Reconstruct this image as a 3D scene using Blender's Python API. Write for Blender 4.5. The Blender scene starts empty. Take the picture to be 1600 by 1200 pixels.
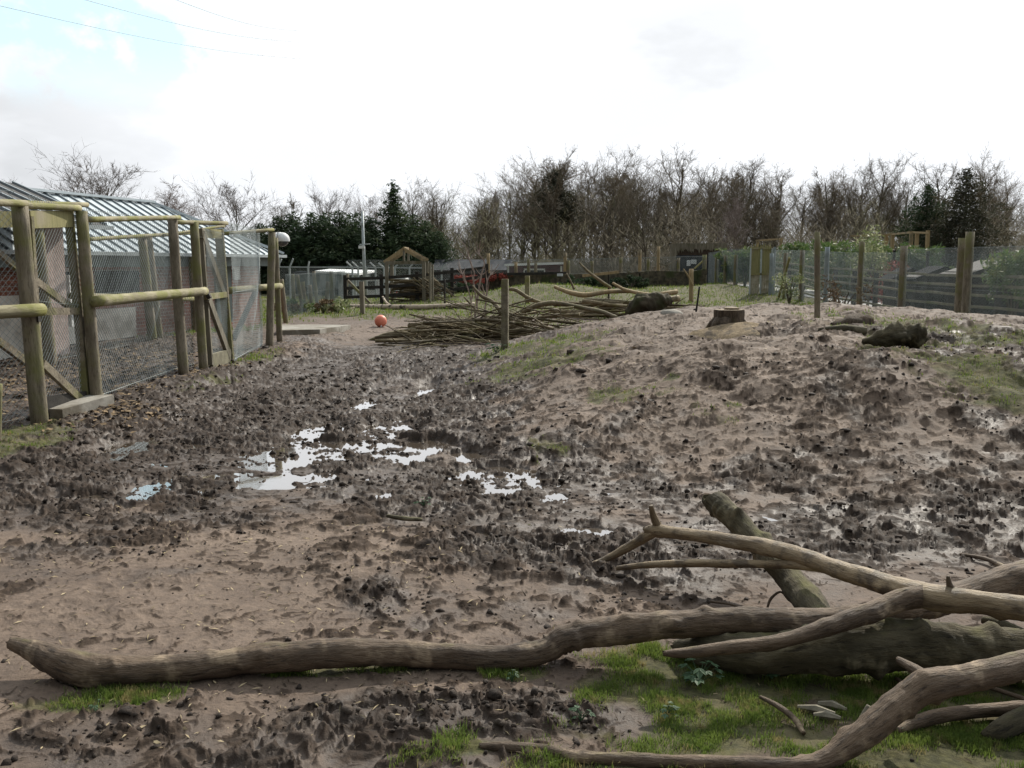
import bpy, math, random
import numpy as np
from mathutils import Vector, noise as mnoise

random.seed(11)
rng = np.random.default_rng(11)
scene = bpy.context.scene
COL = scene.collection
R = math.radians

# ------------------------------------------------------------------ camera model
F = 1500.0
CAMZ = 1.6
TH = math.atan(188.0 / 1500.0)
CT, ST = math.cos(TH), math.sin(TH)

def ray(px, py):
    u = (px - 800.0) / F
    v = (600.0 - py) / F
    return (u, CT + v * ST, -ST + v * CT)

def at(px, py, d):
    r = ray(px, py)
    s = d / r[1]
    return Vector((r[0] * s, d, CAMZ + r[2] * s))

# ------------------------------------------------------------------ noise
def _hash(ix, iy, seed):
    h = (ix.astype(np.int64) * 374761393 + iy.astype(np.int64) * 668265263 + seed * 2147483647) & 0xFFFFFFFF
    h = ((h ^ (h >> 13)) * 1274126177) & 0xFFFFFFFF
    h = (h ^ (h >> 16)) & 0xFFFFFFFF
    return h

def pn(x, y, seed=0):
    xi = np.floor(x); yi = np.floor(y)
    xf = x - xi; yf = y - yi
    xi = xi.astype(np.int64); yi = yi.astype(np.int64)
    u = xf * xf * xf * (xf * (xf * 6 - 15) + 10)
    v = yf * yf * yf * (yf * (yf * 6 - 15) + 10)
    def gr(ix, iy, dx, dy):
        a = _hash(ix, iy, seed).astype(np.float64) * (2 * math.pi / 4294967296.0)
        return np.cos(a) * dx + np.sin(a) * dy
    n00 = gr(xi, yi, xf, yf); n10 = gr(xi + 1, yi, xf - 1, yf)
    n01 = gr(xi, yi + 1, xf, yf - 1); n11 = gr(xi + 1, yi + 1, xf - 1, yf - 1)
    return ((n00 * (1 - u) + n10 * u) * (1 - v) + (n01 * (1 - u) + n11 * u) * v) * 1.5

def fbm(x, y, seed=0, o=3):
    a = 1.0; s = 0.0; f = 1.0
    for k in range(o):
        s = s + a * pn(x * f, y * f, seed + k * 17)
        a *= 0.5; f *= 2.03
    return s

def worley(x, y, seed):
    xi = np.floor(x).astype(np.int64); yi = np.floor(y).astype(np.int64)
    best = np.full(x.shape, 9.0)
    bid = np.zeros(x.shape)
    for dx in (-1, 0, 1):
        for dy in (-1, 0, 1):
            cx = xi + dx; cy = yi + dy
            h = _hash(cx, cy, seed)
            jx = (h & 0xFFFF) / 65536.0; jy = (h >> 16) / 65536.0
            d = np.hypot(cx + jx - x, cy + jy - y)
            m = d < best
            best = np.where(m, d, best)
            bid = np.where(m, (h & 0xFF) / 255.0, bid)
    return best, bid

def sm(a, b, x):
    t = np.clip((x - a) / (b - a), 0, 1)
    return t * t * (3 - 2 * t)

# ------------------------------------------------------------------ terrain
def hs(x, y):
    x = np.asarray(x, float); y = np.asarray(y, float)
    z = 0.42 * sm(23, 52, y) * sm(-7, 1, x) - 0.75 * sm(45, 49, y) * sm(-3, -6, x) * sm(75, 58, y)
    q = ((x - 4.6) / 4.8) ** 2 + ((y - 14.0) / 6.7) ** 2
    z = z + 0.84 * np.exp(-np.power(q, 2.3)) * (0.88 + 0.12 * sm(1, 5, x))
    z = z + 0.22 * np.exp(-(((x - 3.3) / 2.1) ** 2 + ((y - 21.5) / 3.2) ** 2))
    z = z + 0.13 * np.exp(-(((x - 0.55) / 0.75) ** 2 + ((y - 8.5) / 0.9) ** 2))
    z = z + 0.10 * np.exp(-(((x - 3.6) / 1.3) ** 2 + ((y - 8.8) / 0.8) ** 2))
    z = z + 0.13 * sm(-3.1, -4.2, x) * sm(6, 8, y) * sm(24, 20, y)
    z = z + 0.62 * np.exp(-(((x - 1.4) / 3.0) ** 2 + ((y - 37) / 3.5) ** 2))
    z = z + 0.20 * np.exp(-(((x - 8.0) / 3.5) ** 2 + ((y - 44) / 5) ** 2))
    z = z + 0.14 * sm(8.6, 9.6, x) * sm(10.6, 10.0, x) * sm(12, 16, y) * sm(52, 44, y)
    z = z + 0.06 * pn(x * 0.45, y * 0.35, 5) * sm(3.0, 8, y) * sm(90, 40, y)
    z = z + 0.03 * pn(x * 1.3, y * 1.1, 6) * sm(3.0, 5, y) * sm(90, 40, y)
    return z

def g(px, py):
    r = ray(px, py)
    s = 2.5
    prev = s
    while s < 200:
        x, y, z = r[0] * s, r[1] * s, CAMZ + r[2] * s
        if z < float(hs(x, y)):
            lo, hi = prev, s
            for _ in range(18):
                m = (lo + hi) / 2
                if CAMZ + r[2] * m < float(hs(r[0] * m, r[1] * m)): hi = m
                else: lo = m
            s = hi
            break
        prev = s
        s *= 1.015
    return Vector((r[0] * s, r[1] * s, float(hs(r[0] * s, r[1] * s))))

WL = -0.008
def blob_list(L):
    out = []
    for (px, py, wx, wd, a) in L:
        p = g(px, py)
        out.append((p.x, p.y, wx, wd, a))
    return out

def blobs(L, x, y, e=1.0):
    m = np.zeros_like(x)
    for (cx, cy, rx, ry, a) in L:
        q = ((x - cx) / rx) ** 2 + ((y - cy) / ry) ** 2
        m = np.maximum(m, a * np.exp(-np.power(q, e)))
    return m

# (pixel x, pixel y, half width m, half depth m, amount)
PUD = blob_list([(500, 668, .34, .75, 1), (478, 690, .30, .5, 1), (598, 682, .30, .9, 2), (560, 702, .75, .42, 2), (640, 693, .40, .4, 1.8),
    (672, 712, .46, .30, 2), (470, 727, .42, .28, .8), (776, 750, .34, .45, 2), (745, 746, .2, .2, .9), (430, 757, .62, .26, .62),
    (236, 763, .17, .42, 1), (212, 703, .34, .42, 1), (182, 720, .13, .2, .9), (310, 697, .2, .25, .8), (588, 778, .14, .14, .9), (318, 768, .14, .24, .9),
    (925, 832, .16, .15, 1), (808, 785, .12, .14, 1), (853, 784, .12, .16, 1), (690, 765, .16, .12, .8), (567, 636, .16, .4, .9),
    (668, 600, .22, .8, .8), (655, 650, .4, .3, .7), (780, 840, .2, .12, .8), (130, 775, .4, .16, .7), (355, 590, .25, .9, .6), (520, 632, .2, .3, .6), (710, 705, .3, .2, .6), (390, 700, .3, .3, .55), (1590, 862, .25, .12, .8)])
CHURN = blob_list([(500, 650, 2.7, 4.6, 1), (560, 575, 2.4, 5.0, 1), (250, 740, 1.6, 1.9, 1), (760, 760, 1.3, 1.6, .95), (900, 850, 1.2, .9, .9),
    (1000, 880, 1.3, .55, .85), (1250, 840, 1.5, .8, .8), (1500, 800, 1.6, 1.2, .75), (1150, 760, 1.5, 1.2, .7), (820, 940, .8, .4, .6), (70, 690, .9, 1.2, .8),
    (950, 690, .9, 1.3, .6), (1090, 690, 1.9, 1.5, .55), (1350, 720, 1.7, 1.5, .6), (850, 640, .6, 1.5, .55), (610, 930, .45, .3, .65), (330, 1150, .8, .3, .65), (650, 1120, .5, .25, .8), (420, 1190, 1., .3, .7), (860, 1120, .4, .2, .7),
    (120, 860, .6, .35, .6), (1300, 590, 1.2, 1.6, .55), (1500, 545, 1.8, 2.2, .7), (130, 560, 1.4, 4.5, .9), (1230, 520, 1.2, 1.5, .5), (1560, 660, 1.3, 1.2, .55), (300, 600, 1.0, 3.5, .8)])
PALE = blob_list([(420, 850, 1.7, .55, 1), (250, 800, .9, .4, .6), (600, 860, .9, .6, .9), (330, 960, 1.5, .7, .7), (750, 900, .6, .5, .5), (60, 1000, .9, .7, .7), (200, 1120, 1.0, .4, .75), (640, 1060, .8, .25, .7),
    (1180, 560, 3.0, 4.5, .95), (1000, 590, 1.8, 3, .8), (1400, 620, 2.2, 2.5, .7), (1350, 760, 1.2, 1.2, .5), (1050, 700, 1.4, 1.8, .5), (620, 520, 2.2, 3.0, .65), (1200, 500, 3, 4, .9), (460, 545, .5, 1.6, .8), (1000, 960, .5, .25, .8), (700, 1180, .6, .25, .6)])
GRASS = blob_list([(1000, 1030, .26, .16, 1), (1150, 1085, .62, .30, 1), (1400, 1085, .75, .34, 1), (1560, 1150, .5, .3, 1), (1450, 1180, .7, .2, .9), (1080, 1060, .45, .22, 1.), (960, 1075, .28, .16, .6),
    (1130, 1150, .5, .22, .8), (960, 1090, .22, .12, .5), (200, 1090, .22, .10, .9), (130, 1105, .2, .08, .8), (500, 1048, .35, .06, .8), (620, 1046, .25, .05, .6), (760, 1170, .18, .08, .9), (820, 1055, .16, .06, .7), (1000, 985, .35, .06, .7), (1000, 1195, .8, .1, .7), (250, 965, .04, .03, 0),
    (845, 568, .9, .9, .8), (800, 548, .6, .8, .9), (880, 535, .7, 1.2, .75), (235, 508, 1.4, 2.2, .9), (955, 615, .3, .5, .6), (1010, 605, .4, .4, .45), (1545, 588, .55, .7, .85), (1480, 565, .45, .5, .6), (1395, 548, .55, .4, .75), (1590, 612, .5, .5, .85), (850, 700, .25, .35, .5), (1120, 635, .3, .5, .4),
    (40, 675, .45, .5, .9), (15, 695, .35, .4, .9), (330, 592, .35, 1.2, .45), (400, 560, .3, 1.4, .6), (1500, 525, 1.0, 1.0, .5), (1590, 538, .9, .8, .65), (1390, 505, 1.0, 3, .5), (640, 490, 2.6, 3.0, .55), (530, 485, 2.2, 3, .8), (900, 505, 1.6, 1.8, .5)])

def fields(x, y):
    n = fbm(x * 1.1, y * 0.8, 40, 3)
    n2 = fbm(x * 4.0, y * 3.2, 47, 3)
    churn = np.clip(blobs(CHURN, x, y, 1.3) * 1.1 + 0.35 * n, 0.0, 1)
    pale = np.clip(blobs(PALE, x, y, 1.2) + 0.45 * n2 - 0.12, 0, 1)
    gr = blobs(GRASS, x, y, 1.2)
    rear = sm(26, 31, y + 2.0 * n) * 0.85
    rear = np.maximum(rear, sm(9.2, 10.2, x + .5 * n) * sm(14, 17, y) * 0.8)
    rear = np.maximum(rear, sm(18, 22, y) * sm(-5.5, -7, x) * .8)
    pathm = sm(11.7, 11.9, x) * sm(13.9, 13.7, x)
    gr = np.maximum(gr, rear) * (1 - pathm)
    gr = np.clip(gr * 1.25 + 0.55 * n2 - 0.22, 0, 1) * sm(0.02, .2, gr)
    return churn, pale, gr

def Hfull(x, y, full=False):
    x = np.asarray(x, float); y = np.asarray(y, float)
    churn, pale, gr = fields(x, y)
    base = hs(x, y)
    wx = x + 0.07 * pn(x * 5, y * 5, 60) + .03 * pn(x * 14, y * 14, 62)
    wy = y + 0.07 * pn(x * 5, y * 5, 61) + .03 * pn(x * 14, y * 14, 63)
    lum = pn(wx * 3.4, wy * 3.4, 70)
    c1 = pn(wx * 7.5, wy * 7.5, 71)
    c2 = pn(wx * 17, wy * 17, 72)
    c3 = pn(wx * 36, wy * 36, 73)
    c4 = pn(wx * 70, wy * 70, 74)
    F1, cid = worley(wx * 4.6, wy * 4.6, 80)
    pit = -sm(0.42, 0.10, F1) * (0.35 + 0.65 * cid)
    rim = np.exp(-((F1 - 0.50) / 0.10) ** 2) * (0.3 + 0.7 * cid)
    G1, gid = worley(wx * 10.5, wy * 10.5, 81)
    clod = np.sqrt(np.clip(1 - (G1 / 0.52) ** 2, 0, 1)) * (gid > 0.62) * (gid) * (1 + .8 * c3)
    near = sm(40, 18, np.hypot(x, y))
    # ragged clods standing on smoother trodden mud; hoof pits between them
    a = churn
    md0 = sm(0.12, 0.4, base) * sm(24, 20, y) * sm(-1.0, 0.5, x)
    fld = 0.55 * pn(wx * 2.6, wy * 3.4, 75) + 0.50 * c1 + 0.50 * pn(wx * 12.5, wy * 14, 76) + 0.34 * c2 + .15 * c3
    th = 0.46 - 0.70 * a + 0.25 * pn(x * .8, y * .6, 77)
    m = sm(th, th + 0.30, fld) ** .8
    fl2 = 0.55 * pn(wx * 15, wy * 17, 82) + 0.55 * pn(wx * 26, wy * 30, 83) + 0.3 * c1 + .25 * c4
    th2 = 0.22 - 0.24 * a + 0.35 * pn(x * 1.3, y * 1.0, 84) - 0.16 * md0
    m2 = sm(th2, th2 + 0.30, fl2)
    smear = 0.012 * lum + 0.006 * pn(wx * 5, wy * 7, 78)
    d = smear + m * (0.009 + 0.024 * a) * (0.62 + 0.38 * np.clip(fld - th, 0, 1.2) + 0.26 * c2 + 0.15 * c3 + 0.07 * c4)
    d = d + m2 * (0.0065 + 0.0085 * a) * (.8 + .3 * c3 + .15 * c4)
    d = d + m * (0.3 + .7 * a) * 0.008 * clod
    pk = (0.45 + 0.55 * a) * sm(.25, .7, cid)
    d = d + pk * (0.028 * pit + 0.011 * rim)
    d = d + (1 - m) * (0.0022 * c3 + 0.0014 * c4 + .003 * c2)
    d = d * (0.40 + 0.60 * near) * (1 - 0.6 * sm(0.3, 0.8, gr))
    # gully-like texture on the mound flank
    md = sm(0.12, 0.4, base) * sm(24, 20, y) * sm(-1.0, 0.5, x)
    d = d + md * (0.11 * np.abs(pn(wx * 1.0 + wy * .45, wy * 0.9, 90)) + 0.045 * pn(wx * 2.6, wy * 2.4, 91) - .02)
    p = np.clip(blobs(PUD, x, y, 1.25), 0, 2) * sm(-.80, -.28, pn(x * 2.7 + .2 * c1, y * 2.0, 98) + .6 * pn(x * 6.5, y * 4.5, 99))
    z = base + d
    inb = sm(13.5, 12, y) * sm(1.9, 1.2, x)
    lim = WL + 0.014 - 0.3 * sm(.12, .4, p)
    z = np.where(z < lim, lim + .25 * (z - lim), z)
    p = np.clip(p, 0, 1)
    pw = sm(.25, .8, p)
    z = z * (1 - pw) + (WL - 0.030 + 0.90 * d) * pw
    if not full: return z
    wet = np.clip(churn * 0.95 + 0.30 * fbm(x * 2.2, y * 1.8, 95, 3) - 0.75 * pale + 0.10, 0, 1)
    wet = np.clip(np.maximum(wet, sm(0.2, .6, p)), 0, 1)
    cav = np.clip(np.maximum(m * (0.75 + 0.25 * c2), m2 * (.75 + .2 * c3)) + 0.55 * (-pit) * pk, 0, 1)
    return z, wet, gr, pale, cav

# ------------------------------------------------------------------ scene helpers
ORG = {}

def tag(o, label=None, cat=None, group=None, kind=None):
    if label: o['label'] = label
    if cat: o['category'] = cat
    if group: o['group'] = group
    if kind: o['kind'] = kind
    return o

def empty(name, loc, label, cat, group=None):
    o = bpy.data.objects.new(name, None)
    o.empty_display_size = 0.2
    COL.objects.link(o)
    o.location = loc
    ORG[o] = Vector(loc)
    return tag(o, label, cat, group)

class MB:
    def __init__(s): s.v = []; s.f = []; s.t = {}
    def add(s, vs, fs):
        n = len(s.v)
        s.v += [tuple(p) for p in vs]
        s.f += [tuple(i + n for i in f) for f in fs]
        return s
    def box(s, c, size, rz=0.0, rx=0.0, ry=0.0):
        hx, hy, hz = size[0] / 2, size[1] / 2, size[2] / 2
        from mathutils import Euler
        m = Euler((rx, ry, rz)).to_matrix()
        c = Vector(c)
        vs = [c + m @ Vector((sx * hx, sy * hy, sz * hz)) for sx in (-1, 1) for sy in (-1, 1) for sz in (-1, 1)]
        return s.add(vs, [(0, 1, 3, 2), (4, 6, 7, 5), (0, 4, 5, 1), (2, 3, 7, 6), (0, 2, 6, 4), (1, 5, 7, 3)])
    def bar(s, p0, p1, w, h, up=Vector((0, 0, 1))):
        p0 = Vector(p0); p1 = Vector(p1)
        d = (p1 - p0).normalized()
        sd = d.cross(up)
        if sd.length < 1e-3: sd = d.cross(Vector((1, 0, 0)))
        sd.normalize(); u = sd.cross(d)
        vs = []
        for p in (p0, p1):
            for a, b in ((-1, -1), (1, -1), (1, 1), (-1, 1)):
                vs.append(p + sd * (a * w / 2) + u * (b * h / 2))
        return s.add(vs, [(0, 1, 2, 3), (7, 6, 5, 4), (0, 4, 5, 1), (1, 5, 6, 2), (2, 6, 7, 3), (3, 7, 4, 0)])
    def tube(s, pts, rad, sides=8, cap=True, rough=0.0, seed=0.0, nf=6.0):
        pts = [Vector(p) for p in pts]
        n = len(pts)
        t = (pts[1] - pts[0]).normalized()
        a = Vector((0, 0, 1)) if abs(t.z) < 0.9 else Vector((1, 0, 0))
        u = t.cross(a).normalized()
        rk = random.Random(int(seed * 97) + n)
        bumps = [(rk.uniform(.2, .85) * n, rk.uniform(0, 6.28), rk.uniform(.16, .34)) for _ in range(n // 14)] if (rough >= .11 and n > 30) else []
        jag = [rk.uniform(-.9, .5) for _ in range(sides)] if rough >= .11 and n > 30 else None
        vs = []; tv = []; sl = seed * 3.7
        for i in range(n):
            if i: sl += (pts[i] - pts[i - 1]).length
            if i == 0: t2 = (pts[1] - pts[0])
            elif i == n - 1: t2 = (pts[i] - pts[i - 1])
            else: t2 = (pts[i + 1] - pts[i - 1])
            t2 = t2.normalized() if t2.length > 1e-9 else t
            u = (u - t2 * u.dot(t2))
            if u.length < 1e-6: u = t2.orthogonal()
            u.normalize()
            w = t2.cross(u)
            r = rad[i] if hasattr(rad, '__len__') else rad
            for k in range(sides):
                an = 2 * math.pi * k / sides
                dr = u * math.cos(an) + w * math.sin(an)
                rr = r
                if rough:
                    q = pts[i] + dr * r
                    rr = r * (1 + rough * (mnoise.noise(q * nf + Vector((seed, 0, 0))) + 0.5 * mnoise.noise(q * nf * 2.7 + Vector((0, seed, 0))) + .3 * mnoise.noise(q * nf * 7 + Vector((0, 0, seed)))))
                for (bi, ba, bs) in bumps:
                    if abs(i - bi) < 6:
                        da = (an - ba + math.pi) % (2 * math.pi) - math.pi
                        rr += r * bs * math.exp(-(((i - bi) / 1.9) ** 2 + (da / .42) ** 2))
                q = pts[i] + dr * rr
                if jag and i in (0, n - 1): q = q + t2 * (jag[k] * r * (1 if i else -1))
                vs.append(q); tv.append((math.cos(an) * r + seed, math.sin(an) * r, sl * .22))
            t = t2
        fs = []
        for i in range(n - 1):
            for k in range(sides):
                k2 = (k + 1) % sides
                fs.append((i * sides + k, i * sides + k2, (i + 1) * sides + k2, (i + 1) * sides + k))
        if cap:
            fs.append(tuple(reversed(range(sides))))
            fs.append(tuple((n - 1) * sides + k for k in range(sides)))
        n0 = len(s.v)
        for i, c in enumerate(tv): s.t[n0 + i] = c
        return s.add(vs, fs)
    def quad(s, a, b, c, d): return s.add([a, b, c, d], [(0, 1, 2, 3)])
    def prism(s, outline, p0, ax, depth):
        # outline: list of (s,t) -> p0 + ax*s + z*t ; extruded along perpendicular horizontal
        ax = Vector(ax).normalized(); pr = Vector((-ax.y, ax.x, 0)) * depth
        p0 = Vector(p0)
        n = len(outline)
        a = [p0 + ax * o[0] + Vector((0, 0, o[1])) for o in outline]
        vs = a + [q + pr for q in a]
        fs = [tuple(range(n)), tuple(reversed(range(n, 2 * n)))]
        for i in range(n):
            j = (i + 1) % n
            fs.append((i, i + n, j + n, j))
        return s.add(vs, fs)
    def sphere(s, c, r, nu=16, nv=10, zs=1.0, fn=None):
        c = Vector(c)
        vs = []
        for j in range(nv + 1):
            ph = math.pi * j / nv
            for i in range(nu):
                an = 2 * math.pi * i / nu
                d = Vector((math.sin(ph) * math.cos(an), math.sin(ph) * math.sin(an), math.cos(ph) * zs))
                k = fn(d) if fn else 1.0
                vs.append(c + d * (r * k))
        fs = []
        for j in range(nv):
            for i in range(nu):
                i2 = (i + 1) % nu
                fs.append((j * nu + i, (j + 1) * nu + i, (j + 1) * nu + i2, j * nu + i2))
        return s.add(vs, fs)
    def obj(s, name, mat, parent=None, origin=None, smooth=False):
        if parent is not None: o0 = ORG[parent]
        elif origin is not None: o0 = Vector(origin)
        else:
            arr = np.array(s.v)
            c = (arr.min(0) + arr.max(0)) / 2
            o0 = Vector((c[0], c[1], arr[:, 2].min()))
        me = bpy.data.meshes.new(name)
        me.from_pydata([(p[0] - o0.x, p[1] - o0.y, p[2] - o0.z) for p in s.v], [], s.f)
        if smooth: me.polygons.foreach_set('use_smooth', [True] * len(me.polygons))
        me.update()
        me.materials.append(mat)
        if len(s.v) < 60000 and len(me.vertices) == len(s.v):
            a = me.attributes.new('tuv', 'FLOAT_VECTOR', 'POINT')
            a.data.foreach_set('vector', np.array([s.t.get(i, p) for i, p in enumerate(s.v)], np.float32).ravel())
        o = bpy.data.objects.new(name, me)
        COL.objects.link(o)
        if parent is not None: o.parent = parent
        else: o.location = o0
        ORG[o] = o0
        return o

def np_obj(name, verts, quads, mat, tris=None, parent=None, smooth=False, origin=None, attr=None):
    verts = np.asarray(verts, np.float32)
    if parent is not None: o0 = ORG[parent]
    else: o0 = Vector(origin) if origin is not None else Vector((0, 0, 0))
    verts = verts - np.array(o0, np.float32)
    me = bpy.data.meshes.new(name)
    me.vertices.add(len(verts)); me.vertices.foreach_set('co', verts.ravel())
    nq = 0 if quads is None else len(quads); nt = 0 if tris is None else len(tris)
    idx = []
    if nq: idx.append(np.asarray(quads, np.int32).ravel())
    if nt: idx.append(np.asarray(tris, np.int32).ravel())
    idx = np.concatenate(idx)
    me.loops.add(len(idx)); me.loops.foreach_set('vertex_index', idx)
    me.polygons.add(nq + nt)
    st = np.concatenate([np.arange(nq) * 4, nq * 4 + np.arange(nt) * 3]).astype(np.int32)
    me.polygons.foreach_set('loop_start', st)
    if smooth: me.polygons.foreach_set('use_smooth', np.ones(nq + nt, bool))
    if attr is not None:
        a = me.attributes.new('gmask', 'FLOAT_COLOR', 'POINT')
        a.data.foreach_set('color', np.asarray(attr, np.float32).ravel())
    me.update(calc_edges=True); me.validate()
    me.materials.append(mat)
    o = bpy.data.objects.new(name, me)
    COL.objects.link(o)
    if parent is not None: o.parent = parent
    else: o.location = o0
    ORG[o] = o0
    return o

def copy_tree(o, parent=None):
    c = o.copy(); COL.objects.link(c)
    if parent is not None:
        c.parent = parent
    for ch in o.children: copy_tree(ch, c)
    return c

# ------------------------------------------------------------------ materials
def newmat(name):
    m = bpy.data.materials.new(name); m.use_nodes = True
    nt = m.node_tree
    return m, nt, nt.nodes['Principled BSDF']

def N(nt, t, **kw):
    n = nt.nodes.new(t)
    for k, v in kw.items():
        if k in n.inputs: n.inputs[k].default_value = v
        else: setattr(n, k, v)
    return n

def mixc(nt, fac, a, b):
    n = nt.nodes.new('ShaderNodeMix'); n.data_type = 'RGBA'
    for i, v in ((0, fac), (6, a), (7, b)):
        if hasattr(v, 'is_linked'): nt.links.new(v, n.inputs[i])
        elif i == 0: n.inputs[0].default_value = v
        else: n.inputs[i].default_value = (*v, 1)
    return n.outputs[2]

def mth(nt, op, a, b=0.0, clamp=False):
    n = nt.nodes.new('ShaderNodeMath'); n.operation = op; n.use_clamp = clamp
    for i, v in ((0, a), (1, b)):
        if hasattr(v, 'is_linked'): nt.links.new(v, n.inputs[i])
        else: n.inputs[i].default_value = v
    return n.outputs[0]

def ramp(nt, v, a, b):
    n = N(nt, 'ShaderNodeMapRange'); n.interpolation_type = 'SMOOTHSTEP'
    nt.links.new(v, n.inputs[0]); n.inputs[1].default_value = a; n.inputs[2].default_value = b
    return n.outputs[0]

def noise_node(nt, scale, detail=4, rough=0.6, vec=None, stretch=None, coord='Object'):
    if coord == 'tuv':
        v = N(nt, 'ShaderNodeAttribute', attribute_name='tuv').outputs['Vector']
    else:
        v = N(nt, 'ShaderNodeTexCoord').outputs[coord] if vec is None else vec
    if stretch:
        mp = N(nt, 'ShaderNodeMapping'); mp.inputs['Scale'].default_value = stretch
        nt.links.new(v, mp.inputs['Vector']); v = mp.outputs[0]
    n = N(nt, 'ShaderNodeTexNoise', Scale=scale, Detail=detail, Roughness=rough)
    nt.links.new(v, n.inputs['Vector'])
    return n.outputs['Fac']

def pmat(name, c1, c2, scale=6.0, rough=0.8, c3=None, s3=1.5, t3=(0.5, 0.65), metal=0.0, bump=0.0, bscale=30, stretch=None, moss=None, mt=(0.2, 0.8), spec=0.3, rnd=0.0, trans=0.0, tuv=False, streak=None):
    m, nt, b = newmat(name)
    L = nt.links.new
    cc = 'tuv' if tuv else 'Object'
    f = ramp(nt, noise_node(nt, scale, 5, 0.65, stretch=stretch, coord=cc), 0.3, 0.7)
    col = mixc(nt, f, c1, c2)
    if streak is not None:
        col = mixc(nt, mth(nt, 'MULTIPLY', ramp(nt, noise_node(nt, scale * 5, 5, 0.7, coord=cc), .52, .68), .85), col, streak)
    if c3 is not None:
        f3 = ramp(nt, noise_node(nt, s3, 4, 0.6), *t3)
        col = mixc(nt, f3, col, c3)
    if moss is not None:
        ge = N(nt, 'ShaderNodeNewGeometry'); sx = N(nt, 'ShaderNodeSeparateXYZ')
        L(ge.outputs['Normal'], sx.inputs[0])
        up = ramp(nt, mth(nt, 'ADD', sx.outputs[2], mth(nt, 'MULTIPLY', mth(nt, 'SUBTRACT', noise_node(nt, 7, 4), 0.5), 1.6)), *mt)
        col = mixc(nt, up, col, moss)
    if rnd:
        oi = N(nt, 'ShaderNodeObjectInfo')
        k = mth(nt, 'ADD', mth(nt, 'MULTIPLY', oi.outputs['Random'], rnd), 1 - rnd / 2)
        vm = N(nt, 'ShaderNodeVectorMath'); vm.operation = 'SCALE'
        L(col, vm.inputs[0]); L(k, vm.inputs['Scale']); col = vm.outputs[0]
    L(col, b.inputs['Base Color'])
    b.inputs['Roughness'].default_value = rough
    b.inputs['Metallic'].default_value = metal
    b.inputs['Specular IOR Level'].default_value = spec
    if bump:
        bn = N(nt, 'ShaderNodeBump'); bn.inputs['Strength'].default_value = bump; bn.inputs['Distance'].default_value = 0.02
        L(noise_node(nt, bscale, 6, 0.7, stretch=stretch, coord=cc), bn.inputs['Height'])
        L(bn.outputs[0], b.inputs['Normal'])
    if trans:
        t = N(nt, 'ShaderNodeBsdfTranslucent'); L(col, t.inputs['Color'])
        mx = N(nt, 'ShaderNodeMixShader'); mx.inputs[0].default_value = trans
        L(b.outputs[0], mx.inputs[1]); L(t.outputs[0], mx.inputs[2])
        L(mx.outputs[0], nt.nodes['Material Output'].inputs['Surface'])
    return m

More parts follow.
